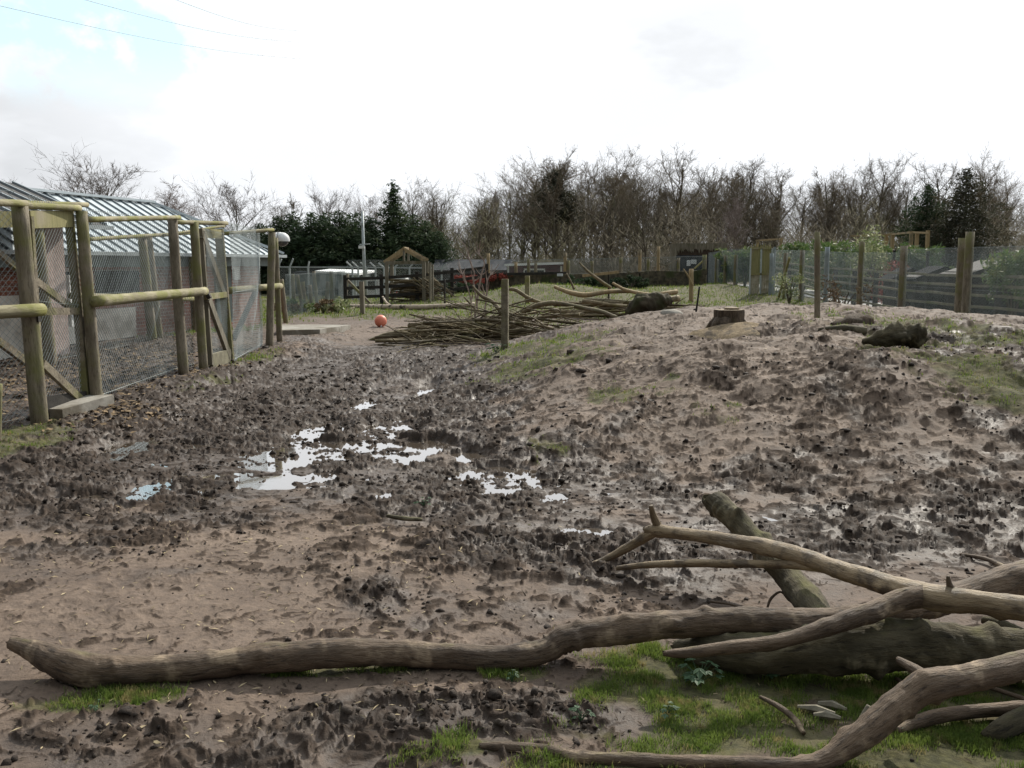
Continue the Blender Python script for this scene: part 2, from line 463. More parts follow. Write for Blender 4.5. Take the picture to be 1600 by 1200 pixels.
def ground_mat():
    m, nt, b = newmat('mud_ground')
    L = nt.links.new
    at_ = N(nt, 'ShaderNodeAttribute', attribute_name='gmask')
    sp = N(nt, 'ShaderNodeSeparateColor'); L(at_.outputs['Color'], sp.inputs[0])
    wet, gr, pale = sp.outputs[0], sp.outputs[1], sp.outputs[2]
    cav = at_.outputs['Alpha']
    nA = noise_node(nt, 3.0, 6, 0.65)
    nB = noise_node(nt, 22.0, 6, 0.7)
    nC = noise_node(nt, 90.0, 4, 0.7)
    col = mixc(nt, ramp(nt, nB, .3, .7), (0.070, 0.047, 0.034), (0.134, 0.095, 0.069))
    col = mixc(nt, pale, col, mixc(nt, ramp(nt, nB, .3, .7), (0.124, 0.088, 0.064), (0.214, 0.158, 0.118)))
    col = mixc(nt, mth(nt, 'MULTIPLY', ramp(nt, nA, .5, .75), .35), col, (0.10, 0.066, 0.046))
    wetc = mixc(nt, ramp(nt, nB, .3, .7), (0.038, 0.0255, 0.0185), (0.082, 0.058, 0.042))
    wf = ramp(nt, mth(nt, 'ADD', wet, mth(nt, 'MULTIPLY', mth(nt, 'SUBTRACT', nB, .5), .5)), .12, .72)
    col = mixc(nt, wf, col, wetc)
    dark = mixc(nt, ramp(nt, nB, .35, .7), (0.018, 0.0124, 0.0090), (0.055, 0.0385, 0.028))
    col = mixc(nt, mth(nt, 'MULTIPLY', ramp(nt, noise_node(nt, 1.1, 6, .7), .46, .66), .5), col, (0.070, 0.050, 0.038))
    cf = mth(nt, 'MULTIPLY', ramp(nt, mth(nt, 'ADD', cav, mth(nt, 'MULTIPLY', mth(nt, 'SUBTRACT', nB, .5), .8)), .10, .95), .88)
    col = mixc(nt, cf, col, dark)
    col = mixc(nt, mth(nt, 'MULTIPLY', ramp(nt, nC, .58, .70), .5), col, (0.045, 0.033, 0.025))
    gcol = mixc(nt, ramp(nt, nB, .35, .65), (0.040, 0.040, 0.018), (0.095, 0.090, 0.038))
    gcol = mixc(nt, ramp(nt, nA, .45, .7), gcol, (0.12, 0.10, 0.055))
    col = mixc(nt, ramp(nt, gr, .15, .6), col, gcol)
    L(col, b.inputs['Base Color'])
    r = mth(nt, 'SUBTRACT', 0.84, mth(nt, 'MULTIPLY', wf, mth(nt, 'ADD', 0.20, mth(nt, 'MULTIPLY', ramp(nt, nA, .48, .64), .20))))
    r = mth(nt, 'ADD', r, mth(nt, 'MULTIPLY', mth(nt, 'SUBTRACT', nB, .5), .35))
    r = mth(nt, 'ADD', r, mth(nt, 'MULTIPLY', gr, .3), clamp=True)
    r = mth(nt, 'ADD', r, mth(nt, 'MULTIPLY', cf, .22), clamp=True)
    L(r, b.inputs['Roughness'])
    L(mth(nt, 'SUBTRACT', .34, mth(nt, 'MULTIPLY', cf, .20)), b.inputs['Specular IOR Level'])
    b1 = N(nt, 'ShaderNodeBump'); b1.inputs['Strength'].default_value = 0.55; b1.inputs['Distance'].default_value = 0.02
    L(nB, b1.inputs['Height'])
    b2 = N(nt, 'ShaderNodeBump'); b2.inputs['Strength'].default_value = 0.5; b2.inputs['Distance'].default_value = 0.006
    L(nC, b2.inputs['Height']); L(b1.outputs[0], b2.inputs['Normal'])
    L(b2.outputs[0], b.inputs['Normal'])
    return m

def water_mat():
    m, nt, b = newmat('puddle_water')
    L = nt.links.new
    b.inputs['Base Color'].default_value = (0.085, 0.066, 0.048, 1)
    b.inputs['Roughness'].default_value = 0.03
    b.inputs['Specular IOR Level'].default_value = 1.0
    b.inputs['IOR'].default_value = 1.7
    b.inputs['Coat Weight'].default_value = 1.0
    b.inputs['Coat Roughness'].default_value = 0.02
    bn = N(nt, 'ShaderNodeBump'); bn.inputs['Strength'].default_value = 0.05; bn.inputs['Distance'].default_value = 0.01
    L(noise_node(nt, 9, 2), bn.inputs['Height']); L(bn.outputs[0], b.inputs['Normal'])
    return m

def brick_mat():
    m, nt, b = newmat('brick_wall')
    L = nt.links.new
    tc = N(nt, 'ShaderNodeTexCoord'); sx = N(nt, 'ShaderNodeSeparateXYZ'); L(tc.outputs['Object'], sx.inputs[0])
    cb = N(nt, 'ShaderNodeCombineXYZ'); L(mth(nt, 'ADD', sx.outputs[0], sx.outputs[1]), cb.inputs[0]); L(sx.outputs[2], cb.inputs[1])
    bt = N(nt, 'ShaderNodeTexBrick', Scale=1.0)
    bt.inputs['Color1'].default_value = (.30, .105, .06, 1); bt.inputs['Color2'].default_value = (.20, .075, .05, 1); bt.inputs['Mortar'].default_value = (.32, .28, .24, 1)
    bt.inputs['Brick Width'].default_value = .225; bt.inputs['Row Height'].default_value = .075; bt.inputs['Mortar Size'].default_value = .008
    L(cb.outputs[0], bt.inputs['Vector'])
    L(bt.outputs['Color'], b.inputs['Base Color']); b.inputs['Roughness'].default_value = .85
    return m

M = {}
M['ground'] = ground_mat()
M['water'] = water_mat()
M['post'] = pmat('weathered_post_wood', (0.135, 0.113, 0.080), (0.275, 0.235, 0.175), 10, 0.85, c3=(0.165, 0.16, 0.065), s3=2.0, t3=(.44, .64), bump=.8, bscale=30, tuv=True, streak=(.070, .056, .038))
M['rail'] = pmat('mossy_rail_wood', (0.19, 0.165, 0.10), (0.36, 0.325, 0.21), 9, 0.85, c3=(0.19, 0.185, 0.06), s3=3, t3=(.42, .62), bump=.6, bscale=30, tuv=True, streak=(.13, .11, .06))
M['newwood'] = pmat('pale_sawn_wood', (0.26, 0.19, 0.10), (0.38, 0.29, 0.17), 5, 0.8, c3=(.17, .14, .09), bump=.3, bscale=20, stretch=(3, 3, .4))
M['greywood'] = pmat('grey_sawn_wood', (0.13, 0.115, 0.085), (0.24, 0.215, 0.165), 6, 0.85, c3=(.10, .09, .05), bump=.4, bscale=20, stretch=(3, 3, .4))
M['darkwood'] = pmat('dark_stained_wood', (0.018, 0.016, 0.014), (0.045, 0.040, 0.034), 6, 0.8, bump=.3)
M['algaewood'] = pmat('algae_green_board', (0.20, 0.185, 0.08), (0.30, 0.275, 0.13), 7, 0.85, c3=(.32, .28, .20), s3=1.2, bump=.3, stretch=(4, 4, .3))
M['railfence'] = pmat('field_rail_wood', (0.13, 0.118, 0.078), (0.23, 0.21, 0.145), 6, .85, c3=(.13, .135, .06), bump=.3)
M['bark'] = pmat('log_bark', (0.060, 0.040, 0.026), (0.172, 0.120, 0.078), 13, 0.72, c3=(0.30, 0.225, 0.15), s3=6, t3=(.56, .68), bump=1.0, bscale=40, spec=.35, moss=(.15, .13, .048), mt=(1.0, 1.6), tuv=True, streak=(.028, .019, .013))
M['barkmoss'] = pmat('mossy_log_bark', (0.040, 0.034, 0.020), (0.115, 0.096, 0.058), 11, 0.9, c3=(.18, .155, .10), s3=6, t3=(.52, .66), bump=1.0, bscale=34, moss=(.135, .13, .045), mt=(.75, 1.5), tuv=True, streak=(.022, .018, .012))
M['branchwood'] = pmat('pale_peeled_branch', (0.14, 0.098, 0.054), (0.31, 0.23, 0.135), 11, 0.62, c3=(0.10, 0.072, 0.046), s3=7, t3=(.5, .64), bump=.9, bscale=40, spec=.4, moss=(.20, .17, .06), mt=(1.0, 1.7), tuv=True, streak=(.075, .05, .03))
M['cutwood'] = pmat('cut_end_wood', (.16, .12, .075), (.27, .21, .14), 25, .85, bump=.4, bscale=60)
M['stick'] = pmat('brushwood_bark', (0.085, 0.066, 0.038), (0.22, 0.175, 0.105), 6, 0.8, c3=(.12, .105, .045), s3=2, moss=(.24, .20, .12), mt=(.9, 1.5), rnd=1.0)
M['birchlog'] = pmat('birch_log_bark', (.34, .27, .20), (.52, .43, .34), 5, .8, c3=(.07, .055, .045), s3=4, t3=(.55, .62))
M['wire'] = pmat('galvanised_wire', (.22, .25, .245), (.34, .38, .37), 3, .45, metal=.3, spec=.5)
M['wiregreen'] = pmat('green_coated_wire', (.045, .075, .075), (.085, .125, .125), 3, .5, metal=.0, spec=.4)
M['galv'] = pmat('galvanised_steel', (.34, .38, .385), (.46, .50, .50), 4, .5, metal=.2)
M['steelblue'] = pmat('blue_grey_steel', (.20, .235, .24), (.29, .32, .32), 4, .6, metal=.1)
M['roofmetal'] = pmat('pale_metal_sheet', (.40, .455, .485), (.52, .575, .60), 1.2, .42, metal=.0, spec=.6)
M['roofrib'] = pmat('roof_seam_metal', (.20, .235, .25), (.27, .30, .32), 3, .5)
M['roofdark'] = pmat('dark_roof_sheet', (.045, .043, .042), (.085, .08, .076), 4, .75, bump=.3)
M['white'] = pmat('white_paint', (.62, .63, .62), (.78, .79, .78), 3, .5)
M['render'] = pmat('cream_wall_render', (.66, .62, .55), (.80, .77, .70), 2.5, .9, c3=(.45, .41, .35))
M['brick'] = brick_mat()
M['pinkbrick'] = pmat('pale_brick_pillar', (.48, .37, .33), (.66, .54, .49), 12, .85, bump=.3)
M['dark'] = pmat('dark_void_paint', (.010, .010, .010), (.02, .02, .02), 3, .8)
M['fascia'] = pmat('green_grey_fascia', (.10, .125, .115), (.15, .175, .165), 3, .6)
M['concrete'] = pmat('weathered_concrete', (.22, .20, .17), (.34, .32, .28), 5, .9, c3=(.14, .12, .09), bump=.4)
M['pathmat'] = pmat('pale_path_concrete', (.36, .36, .35), (.46, .46, .45), 3, .85, c3=(.26, .25, .23))
M['orange'] = pmat('orange_ball_vinyl', (.66, .19, .12), (.76, .26, .17), 3, .5, c3=(.45, .14, .10), s3=6, t3=(.6, .75))
M['panel'] = pmat('cream_weathered_board', (.30, .27, .20), (.44, .40, .31), 6, .85, c3=(.22, .20, .10), s3=2)
M['felt'] = pmat('black_roofing_felt', (.012, .013, .015), (.026, .027, .03), 5, .95, spec=.04)
M['glass'] = pmat('dark_glass', (.02, .025, .03), (.04, .045, .05), 2, .08, spec=.8)
M['rubber'] = pmat('black_rubber', (.012, .012, .012), (.025, .025, .025), 5, .8)
M['redlamp'] = pmat('red_lamp', (.5, .03, .02), (.6, .05, .03), 5, .3)
M['cctvdome'] = pmat('smoked_dome', (.05, .06, .07), (.10, .11, .12), 5, .12, spec=.8)
M['maroon'] = pmat('maroon_board', (.075, .022, .030), (.12, .038, .045), 5, .8)
M['slate'] = pmat('grey_felt_roof', (.025, .027, .033), (.05, .053, .062), 5, .9)
M['stone'] = pmat('mossy_boulder', (.030, .024, .015), (.075, .060, .038), 5, .95, c3=(.040, .042, .017), s3=3, t3=(.4, .6), bump=1.0, bscale=16, moss=(.07, .062, .026), mt=(.7, 1.5))
M['stonewall'] = pmat('rubble_stone_wall', (.05, .045, .035), (.15, .125, .085), 5, .95, c3=(.06, .07, .03), bump=1., bscale=9)
M['stump'] = pmat('stump_bark', (.045, .033, .023), (.12, .088, .06), 14, .9, c3=(.14, .13, .06), s3=3, t3=(.56, .7), bump=1., bscale=30, stretch=(3, 3, .7))
M['sawdust'] = pmat('sawdust', (.17, .125, .075), (.29, .22, .135), 22, .95, c3=(.11, .085, .06), s3=7, t3=(.5, .62), bump=1.0, bscale=50)
M['thatch'] = pmat('brown_shed_board', (.035, .024, .018), (.07, .05, .036), 6, .9)
M['grass'] = pmat('grass_blades', (.082, .130, .024), (.185, .245, .052), 14, .7, c3=(.27, .225, .10), s3=11, t3=(.52, .66), trans=.5)
M['weed'] = pmat('weed_leaf', (.045, .095, .045), (.09, .15, .075), 12, .6, trans=.35)
M['conif'] = pmat('conifer_foliage', (.022, .040, .020), (.052, .080, .036), 1.3, .8, c3=(.085, .105, .05), s3=.8, t3=(.5, .7), trans=.25, rnd=.3)
M['pine'] = pmat('pine_foliage', (.035, .038, .026), (.075, .075, .046), .6, .85, c3=(.085, .07, .045), s3=.5, trans=.2, rnd=.3)
M['laurel'] = pmat('laurel_leaves', (.05, .095, .03), (.11, .165, .05), 2.5, .5, c3=(.20, .22, .09), s3=2, t3=(.5, .65), spec=.3, trans=.4)
M['varieg'] = pmat('variegated_leaves', (.11, .15, .05), (.24, .27, .12), 3, .5, c3=(.45, .45, .28), s3=6, t3=(.5, .6), trans=.35)
M['redbush'] = pmat('red_twigs', (.25, .055, .04), (.36, .10, .07), 4, .8)
M['twig'] = pmat('bare_tree_twigs', (0.125, 0.103, 0.078), (0.235, 0.195, 0.145), .25, .9, c3=(.19, .17, .095), s3=.12, rnd=.5)
M['twiggrey'] = pmat('grey_tree_twigs', (0.15, 0.125, 0.115), (0.25, 0.21, 0.19), .25, .9, rnd=.4)
M['trunk'] = pmat('tree_bark', (.075, .062, .048), (.17, .145, .11), 1.5, .9, c3=(.13, .13, .07), s3=.5)
M['understorey'] = pmat('understorey_twigs', (0.085, 0.072, 0.048), (.175, .148, .100), .12, .95, c3=(.12, .115, .055), s3=.1)
M['birchtwig'] = pmat('birch_twigs', (.22, .18, .17), (.32, .27, .25), .5, .9)
M['sapling'] = pmat('sapling_bark', (.22, .17, .14), (.36, .29, .25), 8, .8)
M['litter'] = pmat('dead_leaf_litter', (.10, .065, .035), (.26, .18, .10), 9, .9, c3=(.36, .28, .17), s3=14, t3=(.55, .7))
M['clod'] = pmat('wet_mud_clods', (.017, .0125, .010), (.055, .041, .032), 30, .75, c3=(.09, .07, .055), s3=3, t3=(.5, .65), bump=.6, bscale=50, spec=.18)
M['paper'] = pmat('white_notice_paper', (.70, .72, .74), (.80, .82, .83), 2, .6)
M['ink'] = pmat('grey_print', (.25, .26, .28), (.32, .33, .35), 2, .7)
M['cable'] = pmat('power_cable', (.30, .33, .36), (.36, .39, .42), 2, .6)
M['straw'] = pmat('straw', (.25, .19, .11), (.42, .34, .21), 20, .85)

# ------------------------------------------------------------------ ground
def build_ground():
    a = np.linspace(-33, 33, 1060)
    left = -33 - np.cumsum(np.geomspace(.07, 6.5, 80)); right = 33 + np.cumsum(np.geomspace(.07, 6.5, 80))
    ls = -33 + (left + 33) * (147 / abs(left[-1] + 33)); rs = 33 + (right - 33) * (147 / (right[-1] - 33))
    az = np.radians(np.concatenate([ls[::-1], a, rs]))
    rr = [0.5]
    while rr[-1] < 700:
        r = rr[-1]
        k = .03 if r < 2.5 else (.0031 if r < 12 else (.0052 if r < 45 else .05))
        rr.append(r * (1 + k))
    rr = np.array(rr)
    A, Rr = np.meshgrid(az, rr)
    X = Rr * np.sin(A); Y = Rr * np.cos(A)
    nr, nc = X.shape
    z, wet, gr, pale, cav = Hfull(X.ravel(), Y.ravel(), True)
    V = np.stack([X.ravel(), Y.ravel(), z], 1)
    att = np.stack([wet, gr, pale, cav], 1)
    i = np.arange(nr - 1)[:, None] * nc + np.arange(nc - 1)[None, :]
    Q = np.stack([i, i + 1, i + nc + 1, i + nc], -1).reshape(-1, 4)[:, ::-1]
    s = np.arange(nr - 1) * nc
    seam = np.stack([s + nc - 1, s, s + nc, s + 2 * nc - 1], -1)[:, ::-1]
    cen = len(V)
    V = np.vstack([V, [[0, 0, float(Hfull(np.array([0.]), np.array([0.]))[0])]]])
    att = np.vstack([att, [att[0]]])
    j = np.arange(nc)
    T = np.stack([np.full(nc, cen), (j + 1) % nc, j], -1)
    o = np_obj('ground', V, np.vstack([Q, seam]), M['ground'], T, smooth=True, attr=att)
    tag(o, kind='structure')
    return o

build_ground()
mb = MB().quad((-5.5, 4.2, WL), (2.6, 4.2, WL), (2.6, 14.5, WL), (-5.5, 14.5, WL))
tag(mb.obj('water', M['water'], origin=(0, 8, WL)), kind='structure')
mb = MB()
for i in range(24):
    y0 = 14 + i * 1.6; y1 = y0 + 1.6
    za, zb = float(hs(12.8, y0)) + .05, float(hs(12.8, y1)) + .05
    mb.quad((11.85, y0, za), (13.75, y0, za), (13.75, y1, zb), (11.85, y1, zb))
tag(mb.obj('path', M['pathmat'], origin=(12.8, 30, 0)), kind='structure')

def gz(x, y): return float(hs(x, y))

def gp(px, py, dz=0.0):
    p = g(px, py); p.z += dz; return p

# ------------------------------------------------------------------ logs and branches
def catmull(pts, per=8):
    P = [np.array(p, float) for p in pts]
    P = [2 * P[0] - P[1]] + P + [2 * P[-1] - P[-2]]
    out = []
    for i in range(1, len(P) - 2):
        for k in range(per):
            t = k / per
            a, b, c, d = P[i - 1], P[i], P[i + 1], P[i + 2]
            out.append(0.5 * ((2 * b) + (-a + c) * t + (2 * a - 5 * b + 4 * c - d) * t * t + (-a + 3 * b - 3 * c + d) * t ** 3))
    out.append(P[-2])
    return out

def pixtube(mb, L, per=8, sides=14, rough=.12, seed=0.0, nf=9):
    """L: (px, py, depth, radius in px)"""
    ctl = []
    for e in L:
        px, py, d, rp = e[:4]
        r = ray(px, py)
        if d is None:
            lift = e[4] if len(e) > 4 else 0.0
            s_ = 2.4
            while CAMZ + r[2] * s_ > float(hs(r[0] * s_, r[1] * s_)) + lift + .86 * rp * s_ / F and s_ < 60: s_ += .004
        else:
            s_ = d / r[1]
        ctl.append((r[0] * s_, r[1] * s_, CAMZ + r[2] * s_, rp * (.93 if s_ < 6 else 1) * s_ / F))
    q = catmull(ctl, per)
    pts = [Vector(c[:3]) for c in q]
    rad = [max(c[3], .002) for c in q]
    mb.tube(pts, rad, sides, True, rough, seed, nf)
    return pts, rad

def thing_log(name, label, cat, mat, L, extra=(), group=None, per=9, sides=16, rough=.12, seed=0.0, pname='stem', cut=None):
    mb = MB(); pixtube(mb, L, per, sides, rough, seed)
    if not extra and not cut:
        o = mb.obj(name, mat, smooth=True); tag(o, label, cat, group); return o
    arr = np.array(mb.v); c = (arr.min(0) + arr.max(0)) / 2
    r = empty(name, (c[0], c[1], arr[:, 2].min()), label, cat, group)
    mb.obj(pname, mat, r, smooth=True)
    for e in extra:
        nm, L2 = e[0], e[1]
        m2 = MB(); pixtube(m2, L2, per, max(8, sides - 4), rough, seed + 3)
        m2.obj(nm, e[2] if len(e) > 2 else mat, r, smooth=True)
    return r

# long log lying across the foreground, with its upright stub
thing_log('fallen_log', 'long curved grey-brown log lying across the whole foreground mud', 'log', M['bark'],
    [(16, 1004, None, 9, .10), (40, 1012, None, 15, .075), (70, 1024, None, 22, .045), (105, 1038, None, 27, .02), (145, 1049, None, 28), (200, 1048, None, 25), (300, 1042, None, 23), (400, 1030, None, 24, .01), (500, 1022, None, 25, .03),
     (600, 1020, None, 23, .02), (700, 1026, None, 22), (790, 1028, None, 21), (850, 1018, None, 21, .02), (885, 998, None, 23, .06), (950, 986, None, 24, .09), (1050, 976, None, 24, .12), (1150, 970, None, 23, .14),
     (1250, 972, None, 24, .15), (1340, 966, None, 23, .17), (1420, 952, None, 23, .18), (1500, 930, None, 25, .18), (1600, 903, None, 28, .2), (1700, 880, None, 30, .2)],
    extra=[('branch_stub', [(1113, 778, 4.86, 15), (1115, 782, 4.85, 18), (1132, 797, 4.77, 19), (1160, 824, 4.66, 20), (1200, 866, 4.46, 21), (1240, 912, 4.2, 23), (1268, 946, 3.95, 26), (1285, 972, 3.78, 22)], M['barkmoss']),
           ('knot', [(1122, 990, None, 4, .12), (1123, 982, None, 6, .13), (1120, 972, None, 7, .14)]), ('knot', [(887, 1016, None, 11, .02), (878, 1002, None, 15, .05), (884, 985, None, 8, .08)])],
    seed=1.0, rough=.15, sides=28, per=18)
thing_log('mossy_log', 'thick dark mossy trunk under the tangle of branches at right', 'log', M['barkmoss'],
    [(1056, 1010, None, 10, .02), (1100, 1016, None, 24, .02), (1160, 1022, None, 32, .02), (1250, 1018, None, 37, .04), (1340, 1010, None, 46, .05), (1430, 1010, None, 44, .05), (1520, 1016, None, 40, .05), (1620, 1022, None, 40, .04), (1760, 1030, None, 40, .03)],
    seed=4.0, sides=32, per=18, rough=.17)
thing_log('forked_branch', 'pale forked branch reaching up and left over the other logs', 'branch', M['branchwood'],
    [(1006, 828, 4.86, 5), (1025, 829, 4.84, 11), (1060, 833, 4.74, 10), (1130, 843, 4.5, 12), (1220, 860, 4.2, 14), (1320, 893, 3.85, 16), (1400, 918, 3.65, 19), (1460, 934, 3.52, 23), (1530, 941, 3.45, 20), (1620, 956, 3.38, 21), (1740, 980, 3.25, 22)],
    extra=[('fork', [(1036, 1021, 3.36, 4), (1070, 1020, 3.36, 9), (1140, 1012, 3.36, 11), (1220, 1002, 3.38, 12), (1290, 981, 3.42, 14), (1350, 960, 3.47, 17), (1410, 938, 3.53, 19), (1450, 931, 3.54, 19), (1490, 936, 3.50, 14)], M['bark']),
           ('side_branch', [(914, 885, None, 3), (950, 872, 4.92, 6), (990, 850, 4.88, 8), (1025, 830, 4.84, 9)]),
           ('side_branch', [(964, 888, 4.7, 4), (1010, 883, 4.62, 6), (1080, 880, 4.5, 7), (1170, 881, 4.3, 7), (1240, 882, 4.1, 8), (1300, 890, 3.92, 9)]),
           ('twig_stub', [(1017, 790, 4.82, 4), (1021, 806, 4.83, 6), (1030, 828, 4.84, 8)]),
           ('twig_stub', [(1481, 900, 3.50, 3), (1484, 915, 3.50, 6), (1492, 932, 3.5, 10)]),
           ('twig_stub', [(1178, 866, 4.3, 3), (1180, 873, 4.3, 4), (1184, 880, 4.29, 5)])], seed=7.0, rough=.13, sides=20, per=14)
thing_log('fallen_branch', 'brown bent branch lying nearest the camera along the bottom right', 'branch', M['bark'],
    [(750, 1166, None, 5), (790, 1167, None, 9), (850, 1172, None, 10), (900, 1182, None, 11), (1000, 1188, None, 11), (1120, 1192, None, 12), (1230, 1196, None, 14), (1290, 1186, None, 18), (1350, 1146, None, 23, .06), (1410, 1096, None, 25, .14),
     (1450, 1072, None, 27, .18), (1520, 1058, None, 24, .2), (1600, 1038, None, 24, .22), (1720, 1010, None, 24, .24)],
    extra=[('side_branch', [(1404, 1032, None, 7, .22), (1430, 1046, None, 9, .22), (1455, 1066, None, 12, .2)]), ('knot', [(1434, 1054, None, 5, .21), (1440, 1064, None, 8, .2), (1446, 1074, None, 9, .18)])], seed=12.0, rough=.15, sides=24, per=16)
thing_log('broken_branch', 'low curved branch in the grass under the bent branch at bottom right', 'branch', M['bark'],
    [(1398, 1144, None, 8), (1440, 1126, None, 12, .01), (1480, 1117, None, 12, .02), (1540, 1110, None, 12, .02), (1620, 1106, None, 12, .02), (1700, 1102, None, 12)], seed=15.0)
thing_log('broken_branch', 'dark stub of a branch in the bottom right corner grass', 'branch', M['barkmoss'],
    [(1535, 1150, None, 7), (1560, 1142, None, 17), (1600, 1122, None, 19, .02), (1680, 1085, None, 20, .05)], seed=19.0)
thing_log('broken_branch', 'short grey branch poking up between the mossy trunk and the pale fork at far right', 'branch', M['barkmoss'],
    [(1535, 968, 3.95, 6), (1560, 976, 3.9, 10), (1600, 994, 3.8, 12), (1660, 1010, 3.75, 12)], seed=23.0)
thing_log('twig', 'thin dark twig lying on mud above the long log at far right', 'twig', M['bark'], [(1500, 866, None, 2.5, .02), (1540, 873, None, 4, .02), (1570, 886, None, 4, .02), (1590, 892, None, 3, .02)], sides=8)
thing_log('twig', 'crooked brown twig lying on the grass in front of the mossy trunk', 'twig', M['bark'], [(1188, 1089, None, 3, .03), (1215, 1103, None, 5, .03), (1240, 1122, None, 5, .02), (1256, 1146, None, 4, .01)], sides=10)
thing_log('twig', 'short split stick leaning on the bent branch in the grass', 'twig', M['greywood'], [(1338, 1140, None, 6, .02), (1350, 1122, None, 8, .05), (1360, 1104, None, 7, .09)], sides=8)
thing_log('twig', 'thin twig in shade below the knot of the bent branch', 'twig', M['bark'], [(1400, 1060, None, 3, .03), (1425, 1076, None, 4, .03), (1450, 1090, None, 3, .02)], sides=8)
thing_log('twig', 'thin twig crossing grass at right edge under the bent branch', 'twig', M['bark'], [(1540, 1072, None, 4, .03), (1580, 1085, None, 4, .03), (1640, 1105, None, 4, .02)], sides=8)
thing_log('twig', 'little forked twig standing on mud left of the leaning stub', 'twig', M['bark'], [(1198, 952, 4.2, 2), (1205, 935, 4.22, 2.5), (1220, 925, 4.22, 2), (1232, 938, 4.2, 1.5)], sides=6)
thing_log('twig', 'fine curved twig on mud behind the long log near the leaning stub', 'twig', M['bark'], [(1110, 940, None, 2, .015), (1140, 944, None, 2, .02), (1175, 955, None, 1.6, .015)], sides=6)
thing_log('twig', 'dark stick half sunk in mud beside the middle puddles', 'twig', M['barkmoss'], [(605, 806, None, 3, .03), (630, 810, None, 4, .035), (660, 812, None, 3, .03)], sides=6)
for (x, y, l, a, lb) in [(1275, 1118, .13, -.5, 'longer pale wood chip on the grass beside the crooked twig'), (1300, 1112, .10, -.6, 'broad pale wood chip lying uppermost in the grass'), (1292, 1128, .09, -.4, 'small brown wood chip nearest the bent branch')]:
    p = gp(x, y, .018)
    mb = MB(); dx, dy = math.cos(a), math.sin(a)
    pts = [(p.x - dx * l / 2, p.y - dy * l / 2, p.z), (p.x, p.y, p.z + .008), (p.x + dx * l / 2, p.y + dy * l / 2, p.z + .004)]
    mb.tube(pts, [.007, .016, .006], 6, True, .3, x, 30)
    tag(mb.obj('wood_chip', M['greywood']), lb, 'wood chip', 'wood chips in the foreground grass')

# ------------------------------------------------------------------ chain link
def chainlink(p0, p1, z0a, z0b, h, pitch=.055, wr=.0016, sides=3, sag=0.0):
    """diamond mesh between two points; z0a/z0b ground heights at the ends"""
    p0 = Vector((p0[0], p0[1], 0)); p1 = Vector((p1[0], p1[1], 0))
    Lh = (p1 - p0).length
    mb = MB()
    def P(s, t):
        f = s / Lh
        q = p0.lerp(p1, f)
        n = Vector((-(p1 - p0).y, (p1 - p0).x, 0)).normalized()
        w = .012 * math.sin(s * 2.3) + .010 * math.sin(t * 4 + s)
        return Vector((q.x, q.y, z0a + (z0b - z0a) * f + t)) + n * w
    k = -h
    while k < Lh:
        for sg in (1, -1):
            # line s = k + t (sg=1)   or s = k + (h - t)
            t0 = max(0.0, -k); t1 = min(h, Lh - k)
            if t1 - t0 > .02:
                nseg = max(1, int((t1 - t0) / .7))
                pts = []
                for i in range(nseg + 1):
                    t = t0 + (t1 - t0) * i / nseg
                    pts.append(P(k + t, t if sg == 1 else h - t))
                mb.tube(pts, wr, sides, False)
        k += pitch
    for t in (0.03, h * .5, h - .02):
        mb.tube([P(0.0, t), P(Lh * .5, t), P(Lh, t)], wr * 1.3, sides, False)
    return mb

# ------------------------------------------------------------------ left pen fence
def round_post(base, top, r, rough=.06, seed=0.0, sides=14):
    mb = MB(); base = Vector(base); top = Vector(top)
    b2 = base - (top - base).normalized() * .15
    n = 8
    mb.tube([b2.lerp(top, i / n) for i in range(n + 1)], [r * (1.04 - .08 * i / n) for i in range(n + 1)], sides, True, rough, seed, 7)
    return mb

def ptop(px, py, base, lean=0.0): return at(px, py, base.y + lean)

LP = {}
for k, (tx, ty, bx, by) in {'a': (30, 315, 62, 662), 'b': (127, 330, 152, 634), 'c': (269, 341, 287, 584), 'd': (303, 347, 318, 576), 'f': (425, 363, 421, 542), 'h': (430, 372, 437, 534)}.items():
    b = g(bx, by); LP[k] = (b, ptop(tx, ty, b))
base = LP['a'][0]
fence = empty('pen_fence', LP['b'][0], 'tall round-post chain link fence of the pen on the left', 'fence')
rads = {'a': .076, 'b': .061, 'c': .066, 'd': .060, 'f': .066, 'h': .054}
for i, (k, (b, t)) in enumerate(LP.items()):
    round_post(b, t, rads[k], seed=i * 3.1).obj('post', M['post'], fence, smooth=True)
# near-left partial post
b0 = g(-6, 690); round_post(b0, at(-4, 600, b0.y), .04, seed=33).obj('short_post', M['post'], fence, smooth=True)
# an extra post outside the frame so the fence goes on
bo = Vector((-5.1, 7.2, gz(-5.1, 7.2))); round_post(bo, bo + Vector((0, 0, 2.25)), .09, seed=40).obj('post', M['post'], fence, smooth=True)
def rail(p0, p1, r, parent, mat='rail', seed=0.0, name='rail'):
    mb = MB(); p0 = Vector(p0); p1 = Vector(p1); n = max(6, int((p1 - p0).length / .2))
    mb.tube([p0.lerp(p1, i / n) for i in range(n + 1)], r, 12, True, .07, seed, 8)
    return mb.obj(name, M[mat], parent, smooth=True)
off = .11
A, B, C_, D_, F_, H_ = (LP[k][0] for k in 'abcdfh')
rail(at(-80, 492, bo.y + .6) , at(66, 484, A.y - .02), .058, fence, seed=1)
rail(at(149, 471, B.y - .06), at(320, 455, D_.y - .05), .058, fence, seed=2)
rail(at(357, 454, 15.6), at(438, 447, H_.y - .05), .058, fence, seed=3)
rail(LP['a'][1] + Vector((0, 0, -.03)), LP['b'][1] + Vector((-.02, 0, .03)), .032, fence, seed=4, name='top_rail')
rail(at(16, 317, A.y + .1), at(136, 320, B.y + .5), .026, fence, seed=41, name='top_rail')
